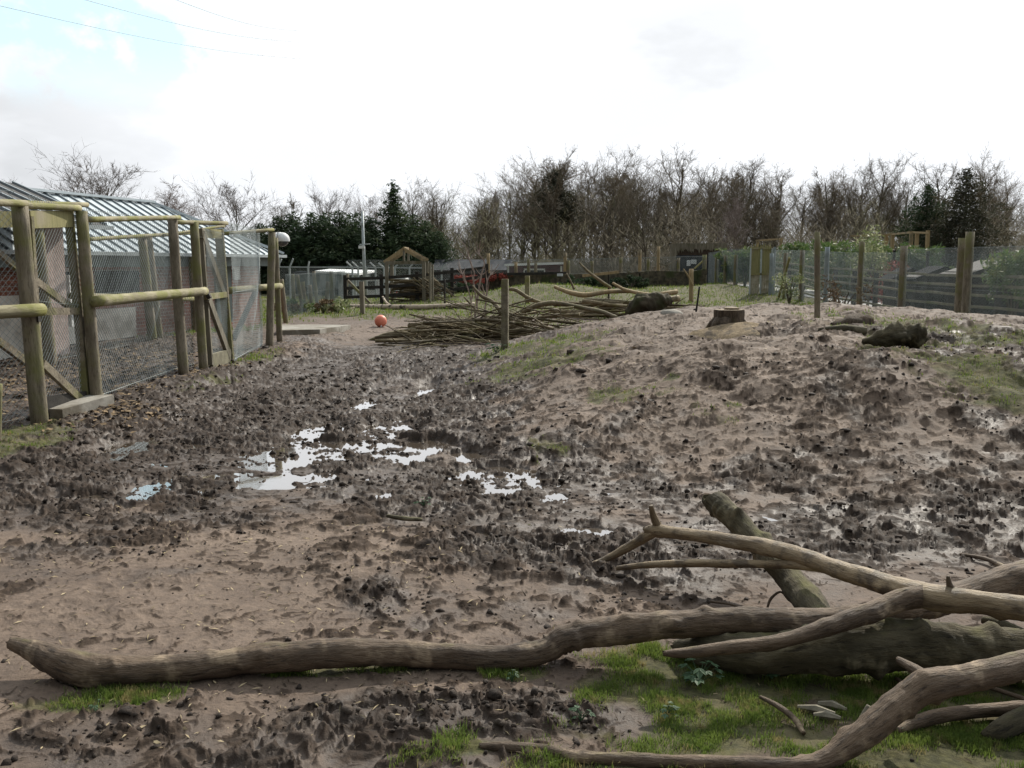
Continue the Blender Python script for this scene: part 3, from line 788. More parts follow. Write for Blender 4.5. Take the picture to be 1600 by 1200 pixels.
rail(at(-70, 314, bo.y + .5), at(40, 318, A.y + .02), .032, fence, seed=5, name='top_rail')
rail(at(136, 343, B.y + .03), at(280, 340, C_.y), .03, fence, seed=6, name='top_rail')
rail(at(270, 347, C_.y + .02), at(354, 349, D_.y + .9), .03, fence, seed=7, name='top_rail')
rail(at(350, 365, 15.9), at(427, 359, F_.y), .03, fence, seed=8, name='top_rail')
def meshpanel(p, q, h, name='chain_link_mesh', pitch=.062, parent=fence, mat='wire', wr=.0019, dz=.03):
    p = (p[0] - .11, p[1]); q = (q[0] - .11, q[1])
    return chainlink(p, q, gz(p[0], p[1]) + dz, gz(q[0], q[1]) + dz, h, pitch, wr).obj(name, M[mat], parent)
meshpanel(bo, A, 2.1); meshpanel(B, C_, 2.0); meshpanel(C_, D_, 1.95)
gpost = g(360, 575)
meshpanel(Vector((gpost.x, gpost.y + .6, 0)), F_, 2.05)
# brace behind the end bay
MB().bar(at(365, 530, 16.6), at(402, 450, 17.6), .07, .07).obj('brace', M['darkwood'], fence)
# leaf litter bank kept behind the mesh is part of litter (below)

# near gate leaf, closed, between the first two posts
gt = empty('mesh_gate', A.lerp(B, .5), 'narrow mesh gate with diagonal braces between the two nearest posts', 'gate')
dA, dB = A.y + .12, B.y - .02
MB().bar(at(108, 338, dB), at(136, 640, dB), .06, .075).obj('stile', M['post'], gt)
MB().bar(at(46, 338, dA), at(66, 655, dA), .05, .06).obj('stile', M['post'], gt)
MB().bar(at(50, 487, dA), at(122, 486, dB - .02), .05, .07).obj('middle_rail', M['post'], gt)
MB().bar(at(52, 437, dA), at(116, 484, dB - .02), .04, .07).obj('brace', M['post'], gt)
MB().bar(at(66, 568, dA), at(134, 632, dB - .02), .04, .08).obj('brace', M['post'], gt)
MB().bar(at(62, 637, dA), at(136, 626, dB), .03, .20).obj('kick_board', M['darkwood'], gt)
MB().bar(at(44, 343, dA), at(112, 342, dB), .05, .16).obj('lintel', M['algaewood'], gt)
MB().bar(at(59, 494, dA - .12), at(60, 503, dA - .12), .05, .03).obj('latch', M['darkwood'], gt)
pA = at(66, 650, dA); pB = at(134, 640, dB)
chainlink(pA, pB, pA.z + .1, pB.z + .1, 1.95, .055, .0016).obj('gate_mesh', M['wire'], gt)
# diagonal brace left of the first post (belongs to the fence)
MB().bar(at(-10, 388, 9.0), at(46, 436, 9.9), .04, .06).obj('brace', M['post'], fence)
MB().bar(at(-10, 527, 9.0), at(50, 572, 9.9), .04, .08).obj('brace', M['post'], fence)
MB().bar(at(-60, 342, 9.2), at(30, 343, 9.9), .05, .16).obj('lintel', M['algaewood'], fence)
# concrete sill
mb = MB(); s0 = g(78, 655); s1 = g(160, 634)
mb.bar(s0 + Vector((0, 0, .02)), s1 + Vector((0, 0, .04)), .28, .16)
tag(mb.obj('concrete_sill', M['concrete']), 'worn concrete threshold under the nearest mesh gate', 'sill')

# second gate, ajar
g2 = empty('braced_gate', gpost, 'timber gate with long diagonal braces standing ajar further along the pen fence', 'gate')
dn, df = gpost.y - .35, gpost.y + .75
MB().bar(at(312, 357, dn), at(328, 570, dn), .055, .09).obj('stile', M['greywood'], g2)
MB().bar(at(342, 358, df), at(359, 562, df), .07, .12).obj('stile', M['post'], g2)
MB().bar(at(313, 364, dn), at(345, 366, df), .05, .13).obj('top_board', M['algaewood'], g2)
MB().bar(at(316, 366, dn), at(350, 462, df - .1), .05, .13).obj('brace', M['greywood'], g2)
MB().bar(at(325, 466, dn), at(358, 556, df - .1), .05, .13).obj('brace', M['greywood'], g2)
MB().bar(at(322, 464, dn - .05), at(352, 460, df - .1), .06, .08).obj('middle_rail', M['rail'], g2)
MB().bar(at(330, 566, dn), at(360, 556, df), .05, .22).obj('kick_board', M['railfence'], g2)
MB().bar(at(323, 458, dn - .07), at(328, 466, dn - .07), .06, .05).obj('latch', M['darkwood'], g2)
pA = at(328, 560, dn); pB = at(359, 552, df)
chainlink(pA, pB, pA.z, pB.z, 1.8, .055, .0016).obj('gate_mesh', M['wire'], g2)

# inner run fence behind
inner = empty('run_fence', (-7.3, 17, gz(-7.3, 17)), 'inner chain link run fence seen through the left pen mesh', 'fence')
ib = []
for (tx, ty, bx, by, d) in [(222, 372, 238, 523, 18.2), (231, 371, 248, 520, 18.8), (300, 398, 306, 512, 21.0), (57, 352, 78, 566, 14.0)]:
    b = at(bx, by, d); b.z = gz(b.x, b.y) - .05
    t = at(tx, ty, d)
    round_post(b, t, .085 if tx > 60 else .10, seed=tx).obj('post', M['post'], inner, smooth=True); ib.append((b, t))
rail(at(136, 374, 15.5), at(300, 364, 21), .035, inner, seed=61, name='top_rail')
rail(at(110, 462, 14.8), at(320, 468, 21), .05, inner, seed=62)
rail(at(255, 368, 19), at(350, 353, 22), .03, inner, seed=63, name='top_rail')
ia, ic = at(90, 540, 14.5), at(310, 520, 21.5)
chainlink(ia, ic, gz(ia.x, ia.y), gz(ic.x, ic.y), 1.95, .075, .0014).obj('chain_link_mesh', M['wire'], inner)

# ------------------------------------------------------------------ brick building on the left
bd = empty('animal_house', (-9.5, 20, gz(-9.5, 20)), 'low brick animal house with a pale ribbed metal roof behind the pen', 'building')
EZ = 1.82
E1 = at(440, 397, 25.0); E1.z = EZ
dirv = Vector((2.04, 8.0, 0)).normalized(); nrm = Vector((dirv.y, -dirv.x, 0))
E0 = E1 - dirv * 15
R1 = at(236, 318, 23.2); RZ = R1.z
wid = (E1 - R1).dot(nrm)
sR = (R1 - E1).dot(dirv)
def bp(s, w, z): # s along from E1, w = distance in from eave
    q = E1 + dirv * s - nrm * w
    return Vector((q.x, q.y, z))
mb = MB()
th = .05
mb.quad(bp(0, 0, EZ), bp(sR, wid, RZ), bp(-15, wid, RZ), bp(-15, 0, EZ))
mb.quad(bp(0, 0, EZ), bp(0, 2 * wid, EZ), bp(sR, wid, RZ), bp(sR, wid, RZ))
mb.quad(bp(0, 2 * wid, EZ), bp(-15, 2 * wid, EZ), bp(-15, wid, RZ), bp(sR, wid, RZ))
mb.v = mb.v; rf = mb.obj('roof', M['roofmetal'], bd)
mb = MB()
s = -14.8
while s < -.1:
    top = 1.0 if s <= sR else max(0.0, (s / sR))
    a_, b_ = bp(s, .0, EZ + .02), bp(s, wid * top, EZ + (RZ - EZ) * top + .02)
    if (a_ - b_).length > .1: mb.bar(a_, b_, .03, .034)
    s += .34
mb.obj('roof_seam', M['roofrib'], rf)
mb = MB(); mb.bar(bp(sR + .05, wid, RZ + .04), bp(-15, wid, RZ + .04), .22, .05); mb.bar(bp(sR, wid, RZ + .04), bp(.05, -.02, EZ + .05), .12, .05)
mb.obj('ridge_cap', M['roofmetal'], rf)
mb = MB(); mb.bar(bp(.1, -.05, EZ - .03), bp(-15, -.05, EZ - .03), .10, .07); mb.obj('gutter', M['galv'], bd)
MB().bar(bp(.05, .10, EZ - .17), bp(-15, .10, EZ - .17), .05, .22).obj('fascia', M['fascia'], bd)
mb = MB()
mb.bar(bp(-.4, .55, .55), bp(-14, .55, .55), .2, 2.4)
mb.bar(bp(-.5, .65, .55), bp(-.5, 2 * wid - .5, .55), .2, 2.4)
mb.obj('wall', M['brick'], bd)
for s_ in (-9.2, -7.4, -5.4):
    MB().bar(bp(s_, .43, 1.18), bp(s_ - 1.3, .43, 1.18), .06, .55).obj('window', M['dark'], bd)
MB().bar(bp(-1.8, .43, .95), bp(-2.5, .43, .95), .05, 1.5).obj('door', M['fascia'], bd)
for s_ in (-1.4, -3.0): MB().bar(bp(s_, .42, 1.36), bp(s_ - .28, .42, 1.36), .05, .3).obj('wall_panel', M['white'], bd)
MB().bar(bp(-5.6, .40, .42), bp(-11, .40, .42), .04, .6).obj('wall_base', M['render'], bd)
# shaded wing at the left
wg = empty('shed_wing', (-8.6, 14, gz(-8.6, 14)), 'dark roofed open-fronted shed with pale wall and brick pillar at far left', 'building')
W1 = at(166, 352, 15.4)
RW = at(20, 290, 18.8) + Vector((0, 0, .05))
mb = MB()
w0 = W1 - dirv * 9; r0 = RW - dirv * 10
mb.quad(W1, RW, r0, w0); mb.quad(W1 - Vector((0, 0, .06)), w0 - Vector((0, 0, .06)), r0 - Vector((0, 0, .06)), RW - Vector((0, 0, .06)))
mb.quad(W1, W1 - Vector((0, 0, .06)), RW - Vector((0, 0, .06)), RW); mb.quad(w0, w0 - Vector((0, 0, .06)), W1 - Vector((0, 0, .06)), W1)
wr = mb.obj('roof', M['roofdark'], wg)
mb = MB()
for i in range(26):
    f = i / 26
    mb.bar(W1.lerp(w0, f) + Vector((0, 0, .02)), RW.lerp(r0, f) + Vector((0, 0, .02)), .03, .04)
mb.obj('roof_seam', M['roofrib'], wr)
MB().bar(W1 + Vector((.04, .1, -.04)), w0 + Vector((.04, 0, -.04)), .09, .06).obj('gutter', M['galv'], wg)
pb = at(80, 558, 15.6); pb.z = gz(pb.x, pb.y)
MB().box((pb.x, pb.y, pb.z + 1.05), (.40, .40, 2.1), rz=-.25).obj('pillar', M['pinkbrick'], wg)
mb = MB()
q0 = pb + Vector((-.1, .6, 0)); q1 = q0 - dirv * 9
q0 = q0 + Vector((-.02, 0, 0)); q1 = q1 + Vector((-.45, 0, 0))
mb.bar(Vector((q0.x, q0.y, .52)), Vector((q1.x, q1.y, .52)), .14, 1.16); mb.obj('wall', M['render'], wg)
MB().bar(Vector((q0.x - .02, q0.y, 1.2)), Vector((q1.x - .02, q1.y, 1.2)), .14, .2).obj('brick_course', M['brick'], wg)
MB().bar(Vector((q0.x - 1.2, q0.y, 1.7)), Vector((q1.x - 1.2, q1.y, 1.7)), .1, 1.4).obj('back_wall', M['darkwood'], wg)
MB().box(at(103, 470, 17.0), (.28, .25, .9)).obj('cabinet', M['white'], wg)
MB().box(at(100, 422, 17.0), (.34, .3, .05)).obj('cabinet_top', M['white'], wg)

# CCTV dome on the last fence post
cc = empty('security_camera', at(441, 376, 18.6), 'white dome security camera on the last post of the left pen fence', 'security camera')
c = at(441, 375, 18.6)
def dome_fn(d): return 1.0
m1 = MB(); m1.sphere(c, .125, 18, 12); 
hv = [v for v in m1.v]
top = MB(); n_, nv_ = 18, 6
pts = []
for j in range(nv_ + 1):
    ph = math.pi * .56 * j / nv_
    for i in range(n_):
        an = 2 * math.pi * i / n_
        pts.append(c + Vector((math.sin(ph) * math.cos(an), math.sin(ph) * math.sin(an), math.cos(ph))) * .145)
top.add(pts, [(j * n_ + i, (j + 1) * n_ + i, (j + 1) * n_ + (i + 1) % n_, j * n_ + (i + 1) % n_) for j in range(nv_) for i in range(n_)])
top.obj('housing', M['white'], cc, smooth=True)
m1.obj('dome', M['cctvdome'], cc, smooth=True)
mb = MB(); mb.tube([LP['h'][1] + Vector((0, 0, .02)), c + Vector((-.10, 0, .12)), c + Vector((-.02, 0, .12))], .028, 8); mb.obj('bracket', M['white'], cc, smooth=True)

# concrete slab
s0 = g(440, 522); mb = MB()
q = [g(432, 524), g(500, 522), g(548, 514), g(440, 513)]
q = [Vector((p.x, p.y, p.z + .10)) for p in q]
mb.add(q + [p - Vector((0, 0, .25)) for p in q], [(0, 1, 2, 3), (4, 5, 1, 0), (5, 6, 2, 1), (6, 7, 3, 2), (7, 4, 0, 3)])
tag(mb.obj('concrete_slab', M['concrete']), 'low pale concrete slab beyond the end of the left pen fence', 'slab')

# ------------------------------------------------------------------ paddock posts
def sq_post(name, px, pyb, pyt, w, label, mat='greywood', lean=0.0, rnd=False, group=None, cat='post'):
    b = g(px, pyb); t = at(px + lean, pyt, b.y); w = w * b.y / F
    mb = MB()
    if rnd: mb = round_post(b, t, w / 2, seed=px)
    else: mb.bar(b - Vector((0, 0, .15)), t, w, w, up=Vector((.15, 1, 0)))
    return tag(mb.obj(name, M[mat], origin=b, smooth=rnd), label, cat, group)
sq_post('wooden_post', 789, 546, 436, 10.5, 'square grey wooden post rising in front of the big brush pile', 'post')
sq_post('wooden_post', 824, 474, 431, 7, 'short yellowish post behind the brush pile on the lawn', 'rail')
sq_post('wooden_post', 567, 491, 440, 6.5, 'short pale post in front of the birch log end', 'greywood', lean=-2)
sq_post('wooden_post', 1277, 498, 362, 9, 'tall lone round post on the right side of the muddy mound', 'post', rnd=True)
sq_post('wooden_post', 1080, 472, 420, 7, 'short brown post with a split stick left of the tree stump', 'newwood', rnd=True)
sq_post('wooden_stake', 1087, 492, 448, 3, 'thin black leaning stake behind the stump', 'darkwood', lean=6, rnd=True)
sq_post('wooden_post', 951, 477, 424, 3.2, 'thin dark post holding a crossbar at the rear log pile', 'darkwood', rnd=True)
sq_post('wooden_post', 695, 479, 436, 3, 'thin dark post standing behind the birch log', 'darkwood', rnd=True)
sq_post('wooden_stake', 672, 473, 410, 3, 'thin grey stake beside the stacked logs in the shelter', 'greywood')
sq_post('wooden_stake', 676, 471, 413, 2.5, 'second thinner stake just right of the shelter', 'greywood')
b = g(951, 477)
MB_ = MB(); MB_.bar(at(910, 431, b.y - .1), at(967, 425, b.y - .1), .08, .09); tag(MB_.obj('crossbar', M['newwood']), 'pale crossbar resting on the thin dark post by the rear logs', 'bar')
mb = MB(); pixtube(mb, [(1083, 446, g(1080, 472).y - .1, 1.5), (1076, 432, g(1080, 472).y - .1, 1.5), (1068, 420, g(1080, 472).y - .1, 1)], 4, 6); tag(mb.obj('split_stick', M['newwood']), 'split stick leaning on the short brown post', 'stick')

# orange ball
p = g(595, 511)
mb = MB(); mb.sphere((p.x, p.y, p.z + .15), .155, 24, 16)
ball = empty('ball', p, 'faded orange-red ball resting on the far mud', 'ball')
mb.obj('shell', M['orange'], ball, smooth=True)
mb = MB(); mb.tube([(p.x + .03, p.y - .145, p.z + .03), (p.x + .032, p.y - .158, p.z + .022)], .022, 10); mb.obj('valve', M['white'], ball)

# ------------------------------------------------------------------ brush piles: every stick its own object
def stick_obj(p, ang, length, r, tilt, curve, name, label, cat, group, mat='stick', forks=0, sides=6):
    mb = MB()
    n = 7
    dx, dy = math.cos(ang), math.sin(ang)
    pts = []; rad = []
    ph = random.uniform(0, 6)
    for i in range(n + 1):
        t = i / n - .5
        c1 = curve * math.sin(t * 3 + ph) ; c2 = curve * .7 * math.cos(t * 4 + ph * 1.7)
        x = p[0] + dx * t * length - dy * c1; y = p[1] + dy * t * length + dx * c1
        pts.append(Vector((x, y, p[2] + t * length * math.sin(tilt) + c2 * .5)))
        rad.append(r * (1.1 - .75 * i / n))
    for q, rr in zip(pts, rad):
        zz = gz(q.x, q.y) + rr
        if q.z < zz: q.z = zz
    mb.tube(pts, rad, sides, True, .1, ph, 8)
    for k in range(forks):
        i = random.randint(3, n - 1)
        v = (pts[i] - pts[i - 1]).normalized()
        sd = Vector((random.uniform(-.5, .5), random.uniform(-.5, .5), random.uniform(.0, .7)))
        l2 = length * random.uniform(.12, .3)
        e = pts[i] + (v + sd).normalized() * l2
        mb.tube([pts[i], pts[i].lerp(e, .5) + Vector((0, 0, .02)), e], [rad[i] * .7, rad[i] * .5, rad[i] * .2], 5, True)
    o = mb.obj(name, M[mat], smooth=True)
    return tag(o, label, cat, group)

gA = 'cut sticks in the big brush pile in the middle'
random.seed(5)
pl, prr = g(600, 530), g(940, 505)
for i in range(120):
    f = random.random()
    cx = random.uniform(-2.0, 1.0); cy = random.gauss(20.0, .75) + cx * .15
    env = max(0.05, 1 - ((cx - .1) / 2.3) ** 2 - ((cy - 20.0 - cx * .15) / 2.2) ** 2)
    cz = gz(cx, cy) + random.uniform(.03, .52) * env
    L_ = min(random.uniform(1.0, 3.4), 2 * (cx + 2.75), 2 * (2.1 - cx)); r_ = random.choice([.012, .016, .02, .024, .03, .036])
    stick_obj((cx, cy, cz), random.gauss(0.10, .55) + (math.pi if random.random() < .5 else 0), L_, r_, random.gauss(.02, .15 if cx > -.8 else .04), random.uniform(.03, .25), 'brush_stick', 'thin cut stick lying in the big brush pile', 'stick', gA, forks=random.choice([1, 2, 3, 4]))
for (pts, lb) in [([(575, 533, 20.2, 2), (605, 526, 20.1, 7), (650, 518, 20.1, 7), (700, 512, 20.2, 6), (770, 508, 20.4, 5)], 'thick mossy branch at the left end of the brush pile'),
                  ([(738, 446, 20.2, 1.5), (752, 462, 20.1, 3), (770, 472, 20.0, 3.4), (785, 490, 19.7, 3.6), (800, 505, 19.6, 3)], 'bent stick slanting down behind the square post'),
                  ([(790, 452, 21.0, 2), (805, 453, 21, 3), (825, 465, 20.9, 3), (845, 473, 20.8, 2.6)], 'pale bowed stick arching right of the square post'),
                  ([(866, 474, 21.0, 5), (885, 476, 20.8, 3.6), (915, 482, 20.3, 3.4), (940, 487, 19.6, 3.4), (966, 497, 19, 3)], 'long pale branch reaching to the right end of the brush pile'),
                  ([(815, 488, 20.6, 4), (840, 477, 20.6, 4), (866, 473, 20.7, 4.4)], 'dark thick branch along the top right of the brush pile'),
                  ([(640, 491, 20.4, 1.5), (680, 500, 20.2, 2), (720, 500, 20.1, 2.4), (760, 505, 20, 2.6)], 'thin stick sticking out left of the brush pile top'),
                  ([(725, 464, 20.6, 1.2), (738, 478, 20.5, 2), (748, 488, 20.4, 2), (770, 502, 20.2, 2)], 'thin stick rising from the brush pile by the sapling')]:
    mb = MB(); pixtube(mb, pts, 7, 8, .1, pts[0][0]); tag(mb.obj('brush_branch', M['stick'], smooth=True), lb, 'branch', 'larger branches in the big brush pile')
gB = 'logs in the rear log pile'
random.seed(8)
for i in range(46):
    cx = random.uniform(1.7, 4.9); cy = random.gauss(28.6, .6)
    env = max(.1, 1 - ((cx - 3.4) / 2.4) ** 2)
    stick_obj((cx, cy, gz(cx, cy) + random.uniform(.05, .5) * env), random.gauss(.0, .25), random.uniform(1.2, 3.2), random.choice([.03, .04, .05, .07]), random.gauss(0, .05), random.uniform(.03, .16), 'pile_branch', 'weathered branch stacked in the rear log pile', 'branch', gB, forks=random.choice([0, 1, 1, 2]))
for (pts, lb) in [([(866, 448, 28.6, 2.5), (890, 457, 28.4, 3.6), (915, 461, 28.3, 4), (950, 456, 28.3, 3.4), (985, 455, 28.2, 3)], 'pale curved branch on the left of the rear log pile'),
                  ([(905, 410, 29, 1.2), (920, 425, 28.8, 2), (940, 440, 28.6, 2.5), (955, 450, 28.5, 2.5)], 'thin branch rising steeply out of the rear log pile'),
                  ([(957, 442, 28, 2), (975, 452, 28, 2.5), (998, 458, 27.9, 3), (1020, 461, 27.9, 3)], 'pale branch slanting over the right of the rear log pile'),
                  ([(885, 427, 29, 1), (891, 438, 28.9, 1.5), (897, 452, 28.8, 2)], 'short upright twig at the left of the rear log pile'),
                  ([(1030, 460, 28.2, 3.5), (1058, 456, 28.4, 4)], 'sawn log end jutting right from the rear log pile'),
                  ([(1030, 470, 28.2, 4.5), (1060, 466, 28.6, 5)], 'thicker dark log end jutting out above the boulder')]:
    mb = MB(); pixtube(mb, pts, 6, 8, .1, pts[0][0]); tag(mb.obj('pile_branch', M['newwood'] if 'pale' in lb or 'sawn' in lb else M['stick'], smooth=True), lb, 'branch', 'larger branches in the rear log pile')

# birch log
thing_log('birch_log', 'long straight pale birch log lying across the lawn before the shelter', 'log', M['birchlog'],
    [(526, 479, None, 2.6), (560, 479, None, 3.6), (610, 480, None, 4.2), (660, 480, None, 4.2), (705, 478, None, 4.2), (742, 476, None, 3.8)],
    extra=[('side_branch', [(598, 464, None, 1.6, .35), (604, 473, None, 1.8, .15), (612, 479, None, 2.4)]), ('side_branch', [(530, 485, None, 1), (545, 483, None, 1.4), (556, 480, None, 1.5)], M['stick'])], sides=12, rough=.08)

# sapling
b = g(750, 496)
sap = empty('sapling', b, 'bare pale sapling with thin upright stems among the brush', 'tree')
random.seed(3)
st = MB(); tw = MB()
for L_ in ([(742, 495, 0, 1.6), (747, 460, 0, 1.5), (752, 430, 0, 1.3), (757, 410, 0, 1), (748, 398, 0, .7)], [(756, 495, 0, 1.4), (760, 465, 0, 1.2), (761, 440, 0, 1), (766, 430, 0, .7)], [(737, 495, 0, 1.2), (736, 470, 0, 1), (729, 445, 0, .8), (722, 428, 0, .6)], [(748, 495, 0, 1.2), (740, 440, 0, 1), (741, 425, 0, .9), (733, 405, 0, .7), (727, 385, 0, .6), (718, 374, 0, .4)]):
    pixtube(st, [(a, c_, b.y, r_ * 1.25) for (a, c_, _, r_) in L_], 4, 6, 0)
    for k in range(10):
        i = random.randint(1, len(L_) - 1)
        x0, y0 = L_[i][0], L_[i][1]; dx = random.uniform(-16, 16); dy = -random.uniform(8, 24)
        pixtube(tw, [(x0, y0, b.y, .8), (x0 + dx * .5, y0 + dy * .4, b.y + .1, .7), (x0 + dx, y0 + dy, b.y + random.uniform(-.2, .2), .4)], 3, 4, 0)
st.obj('trunk', M['sapling'], sap); tw.obj('crown', M['sapling'], sap)

# ------------------------------------------------------------------ boulder, stump, old logs
p = at(1015, 494, 21.5); p.z = gz(p.x, p.y)
def rockfn(seed, a=.25):
    def f(d): return 1 + a * mnoise.noise(d * 1.4 + Vector((seed, 0, 0))) + a * .4 * mnoise.noise(d * 4 + Vector((0, seed, 0))) + a * .15 * mnoise.noise(d * 11 + Vector((0, seed, 0)))
    return f
d = p.y
mb = MB()
ctl = [(978, 496, 4), (990, 486, 13), (1006, 477, 17), (1024, 473, 15), (1040, 470, 10), (1050, 470, 4)]
pixtube(mb, [(x, y, d + .1, r_) for (x, y, r_) in ctl], 10, 36, .42, 2.0, 3.2)
bo_ = empty('boulder', p, 'big dark mossy boulder at the back of the mound', 'boulder')
mb.obj('rock', M['stone'], bo_, smooth=True)
q = g(1050, 496); mb = MB(); mb.sphere((q.x, q.y, q.z + .04), .2, 14, 8, .5, rockfn(3)); tag(mb.obj('stone', M['concrete'], smooth=True), 'small pale stone at the right foot of the boulder', 'stone')

p = g(1138, 514)
stp = empty('tree_stump', p, 'sawn tree stump with a stepped top and sawdust on the mound', 'tree stump')
sw = p.y / F * 23 / .24
mb = MB(); nr_ = 22
def stumpring(z, s_):
    return [Vector((p.x + math.cos(a_) * .24 * sw * s_ * (1 + .12 * math.sin(a_ * 3 + 1) + .06 * math.sin(a_ * 7)), p.y + math.sin(a_) * .21 * sw * s_ * (1 + .1 * math.sin(a_ * 4)), z)) for a_ in [2 * math.pi * i / nr_ for i in range(nr_)]]
rings = [(-.15, 1.3), (0.0, 1.22), (.07, 1.06), (.2, .98), (.33, .99), (.37, .97)]
for z_, s_ in rings: mb.v += [tuple(v) for v in stumpring(p.z + z_ * sw * .84, s_)]
for j in range(len(rings) - 1):
    for i in range(nr_):
        i2 = (i + 1) % nr_
        mb.f.append((j * nr_ + i, j * nr_ + i2, (j + 1) * nr_ + i2, (j + 1) * nr_ + i))
for k in range(4):
    a_ = [-2.6, -2.0, .2, 2.6][k]; e = p + Vector((math.cos(a_) * .40, math.sin(a_) * .36, .0)) * sw; e.z = gz(e.x, e.y) - .02
    mb.tube([p + Vector((math.cos(a_) * .18, math.sin(a_) * .16, .12)) * sw, p + Vector((math.cos(a_) * .29, math.sin(a_) * .26, .05)) * sw, e], [.11 * sw, .07 * sw, .02], 8, True, .15, k)
mb.obj('bark', M['stump'], stp, smooth=True)
mb = MB(); mb.v = [tuple(v) for v in stumpring(p.z + .373 * sw * .84, .96)] ; mb.f = [tuple(range(nr_))]; mb.obj('cut_top', M['cutwood'], stp)
mb = MB(); mb.tube([p + Vector((.06, .06, .26)) * sw, p + Vector((.06, .06, .345)) * sw], [.135 * sw, .125 * sw], 14, True, .1, 9); mb.obj('raised_step', M['cutwood'], stp)
mb = MB()
c = g(1155, 520); n = 24
vs = [Vector((c.x, c.y + .1, c.z + .12))]; fs = []
for j in range(1, 7):
    for i in range(n):
        a_ = 2 * math.pi * i / n; rr = j / 6 * (.58 + .12 * math.sin(3 * a_))
        x, y = c.x + math.cos(a_) * rr, c.y + .1 + math.sin(a_) * rr * .75
        vs.append(Vector((x, y, gz(x, y) + (.11 * (1 - j / 6) ** 1.3) + .03 * mnoise.noise(Vector((x * 9, y * 9, 0))) + (0 if j < 6 else -.05) + .018)))
for i in range(n): fs.append((0, 1 + i, 1 + (i + 1) % n))
for j in range(5):
    for i in range(n): fs.append((1 + j * n + i, 1 + (j + 1) * n + i, 1 + (j + 1) * n + (i + 1) % n, 1 + j * n + (i + 1) % n))
mb.add(vs, fs); tag(mb.obj('sawdust_heap', M['sawdust'], smooth=True), 'low heap of pale sawdust in front of the tree stump', 'sawdust', kind='stuff')

p = g(1400, 545); d = p.y
thing_log('rotten_log', 'dark hollow rotten root log lying on the mound near the right fence', 'log', M['barkmoss'],
    [(1347, 535, d + .1, 4), (1368, 530, d + .05, 9), (1392, 526, d, 16), (1414, 524, d - .02, 18), (1432, 525, d - .02, 20), (1441, 527, d - .02, 17)],
    extra=[('root_stub', [(1398, 520, d, 7), (1404, 509, d, 4), (1402, 504, d, 3)], M['cutwood']), ('root_stub', [(1412, 516, d, 7), (1418, 507, d, 4), (1421, 505, d, 2)], M['cutwood']), ('root_stub', [(1432, 520, d, 8), (1438, 510, d, 3), (1440, 507, d, 1)])], rough=.5, sides=24, per=12)
p = g(1332, 510); mb = MB(); mb.sphere((p.x, p.y, p.z + .04), .2, 14, 8, .6, rockfn(8, .5)); tag(mb.obj('root_clump', M['stump'], smooth=True), 'small broken root clump on mud beyond the rotten log', 'root')
p = g(1320, 522); mb = MB(); mb.tube([(p.x - .3, p.y, p.z + .03), (p.x, p.y + .05, p.z + .05), (p.x + .25, p.y, p.z + .03)], [.04, .06, .05], 8, True, .2, 3); tag(mb.obj('wood_piece', M['barkmoss'], smooth=True), 'flat dark wood piece lying left of the rotten log', 'wood')

# ------------------------------------------------------------------ right boundary fence
FX = 10.25
def fx_depth(px): # depth on the line x=FX
    return FX * F / (px - 800.0) * 1.0
rf_ = empty('boundary_fence', (FX, 30, gz(FX, 30)), 'long chain link boundary fence on round posts along the right side', 'fence')
def fpost(d, ztop, r, x=FX, mat='post', name='post', seed=0.0):
    b = Vector((x, d, gz(x, d))); t = Vector((x, d, ztop))
    round_post(b, t, r, seed=seed, sides=10).obj(name, M[mat], rf_, smooth=True)
for (px, pyt, r_, mt) in [(1505, 372, .105, 'post'), (1516, 362, .095, 'post'), (1413, 384, .095, 'post'), (1347, 378, .085, 'post'), (1293, 386, .08, 'steelblue'), (1254, 391, .09, 'post'), (1228, 395, .08, 'post'), (1206, 396, .08, 'steelblue'), (1150, 398, .09, 'post'), (1134, 399, .09, 'post'), (1120, 401, .09, 'post'), (1101, 398, .12, 'post')]:
    dd = fx_depth(px); q = at(px, pyt, dd)
    fpost(dd, q.z, r_, q.x, mt, seed=px)
for dd in (18.2, 15.0):
    fpost(dd, 2.2, .10, FX, 'post', seed=dd)
fz = lambda y: gz(FX, y)
ys = [14.5, 18.5, 22.0, 25.5, 29, 33, 37.5]
for a_, b_ in zip(ys[:-1], ys[1:]):
    chainlink((FX - .1, a_), (FX - .1, b_), fz(a_), fz(b_), 1.88 if a_ < 25 else 1.80, .06, .0018).obj('chain_link_mesh', M['wire'], rf_)
for a_, b_ in ((39.5, 44), (44, 50)):
    chainlink((FX - .1, a_), (FX - .1, b_), fz(a_), fz(b_), 1.7, .09, .0030).obj('chain_link_mesh', M['wiregreen'], rf_)
# inner bracing near the gate
MB().bar((FX - .2, 36.3, fz(36) + .1), (FX - .25, 34.9, fz(35) + 1.6), .07, .07).obj('brace', M['algaewood'], rf_)

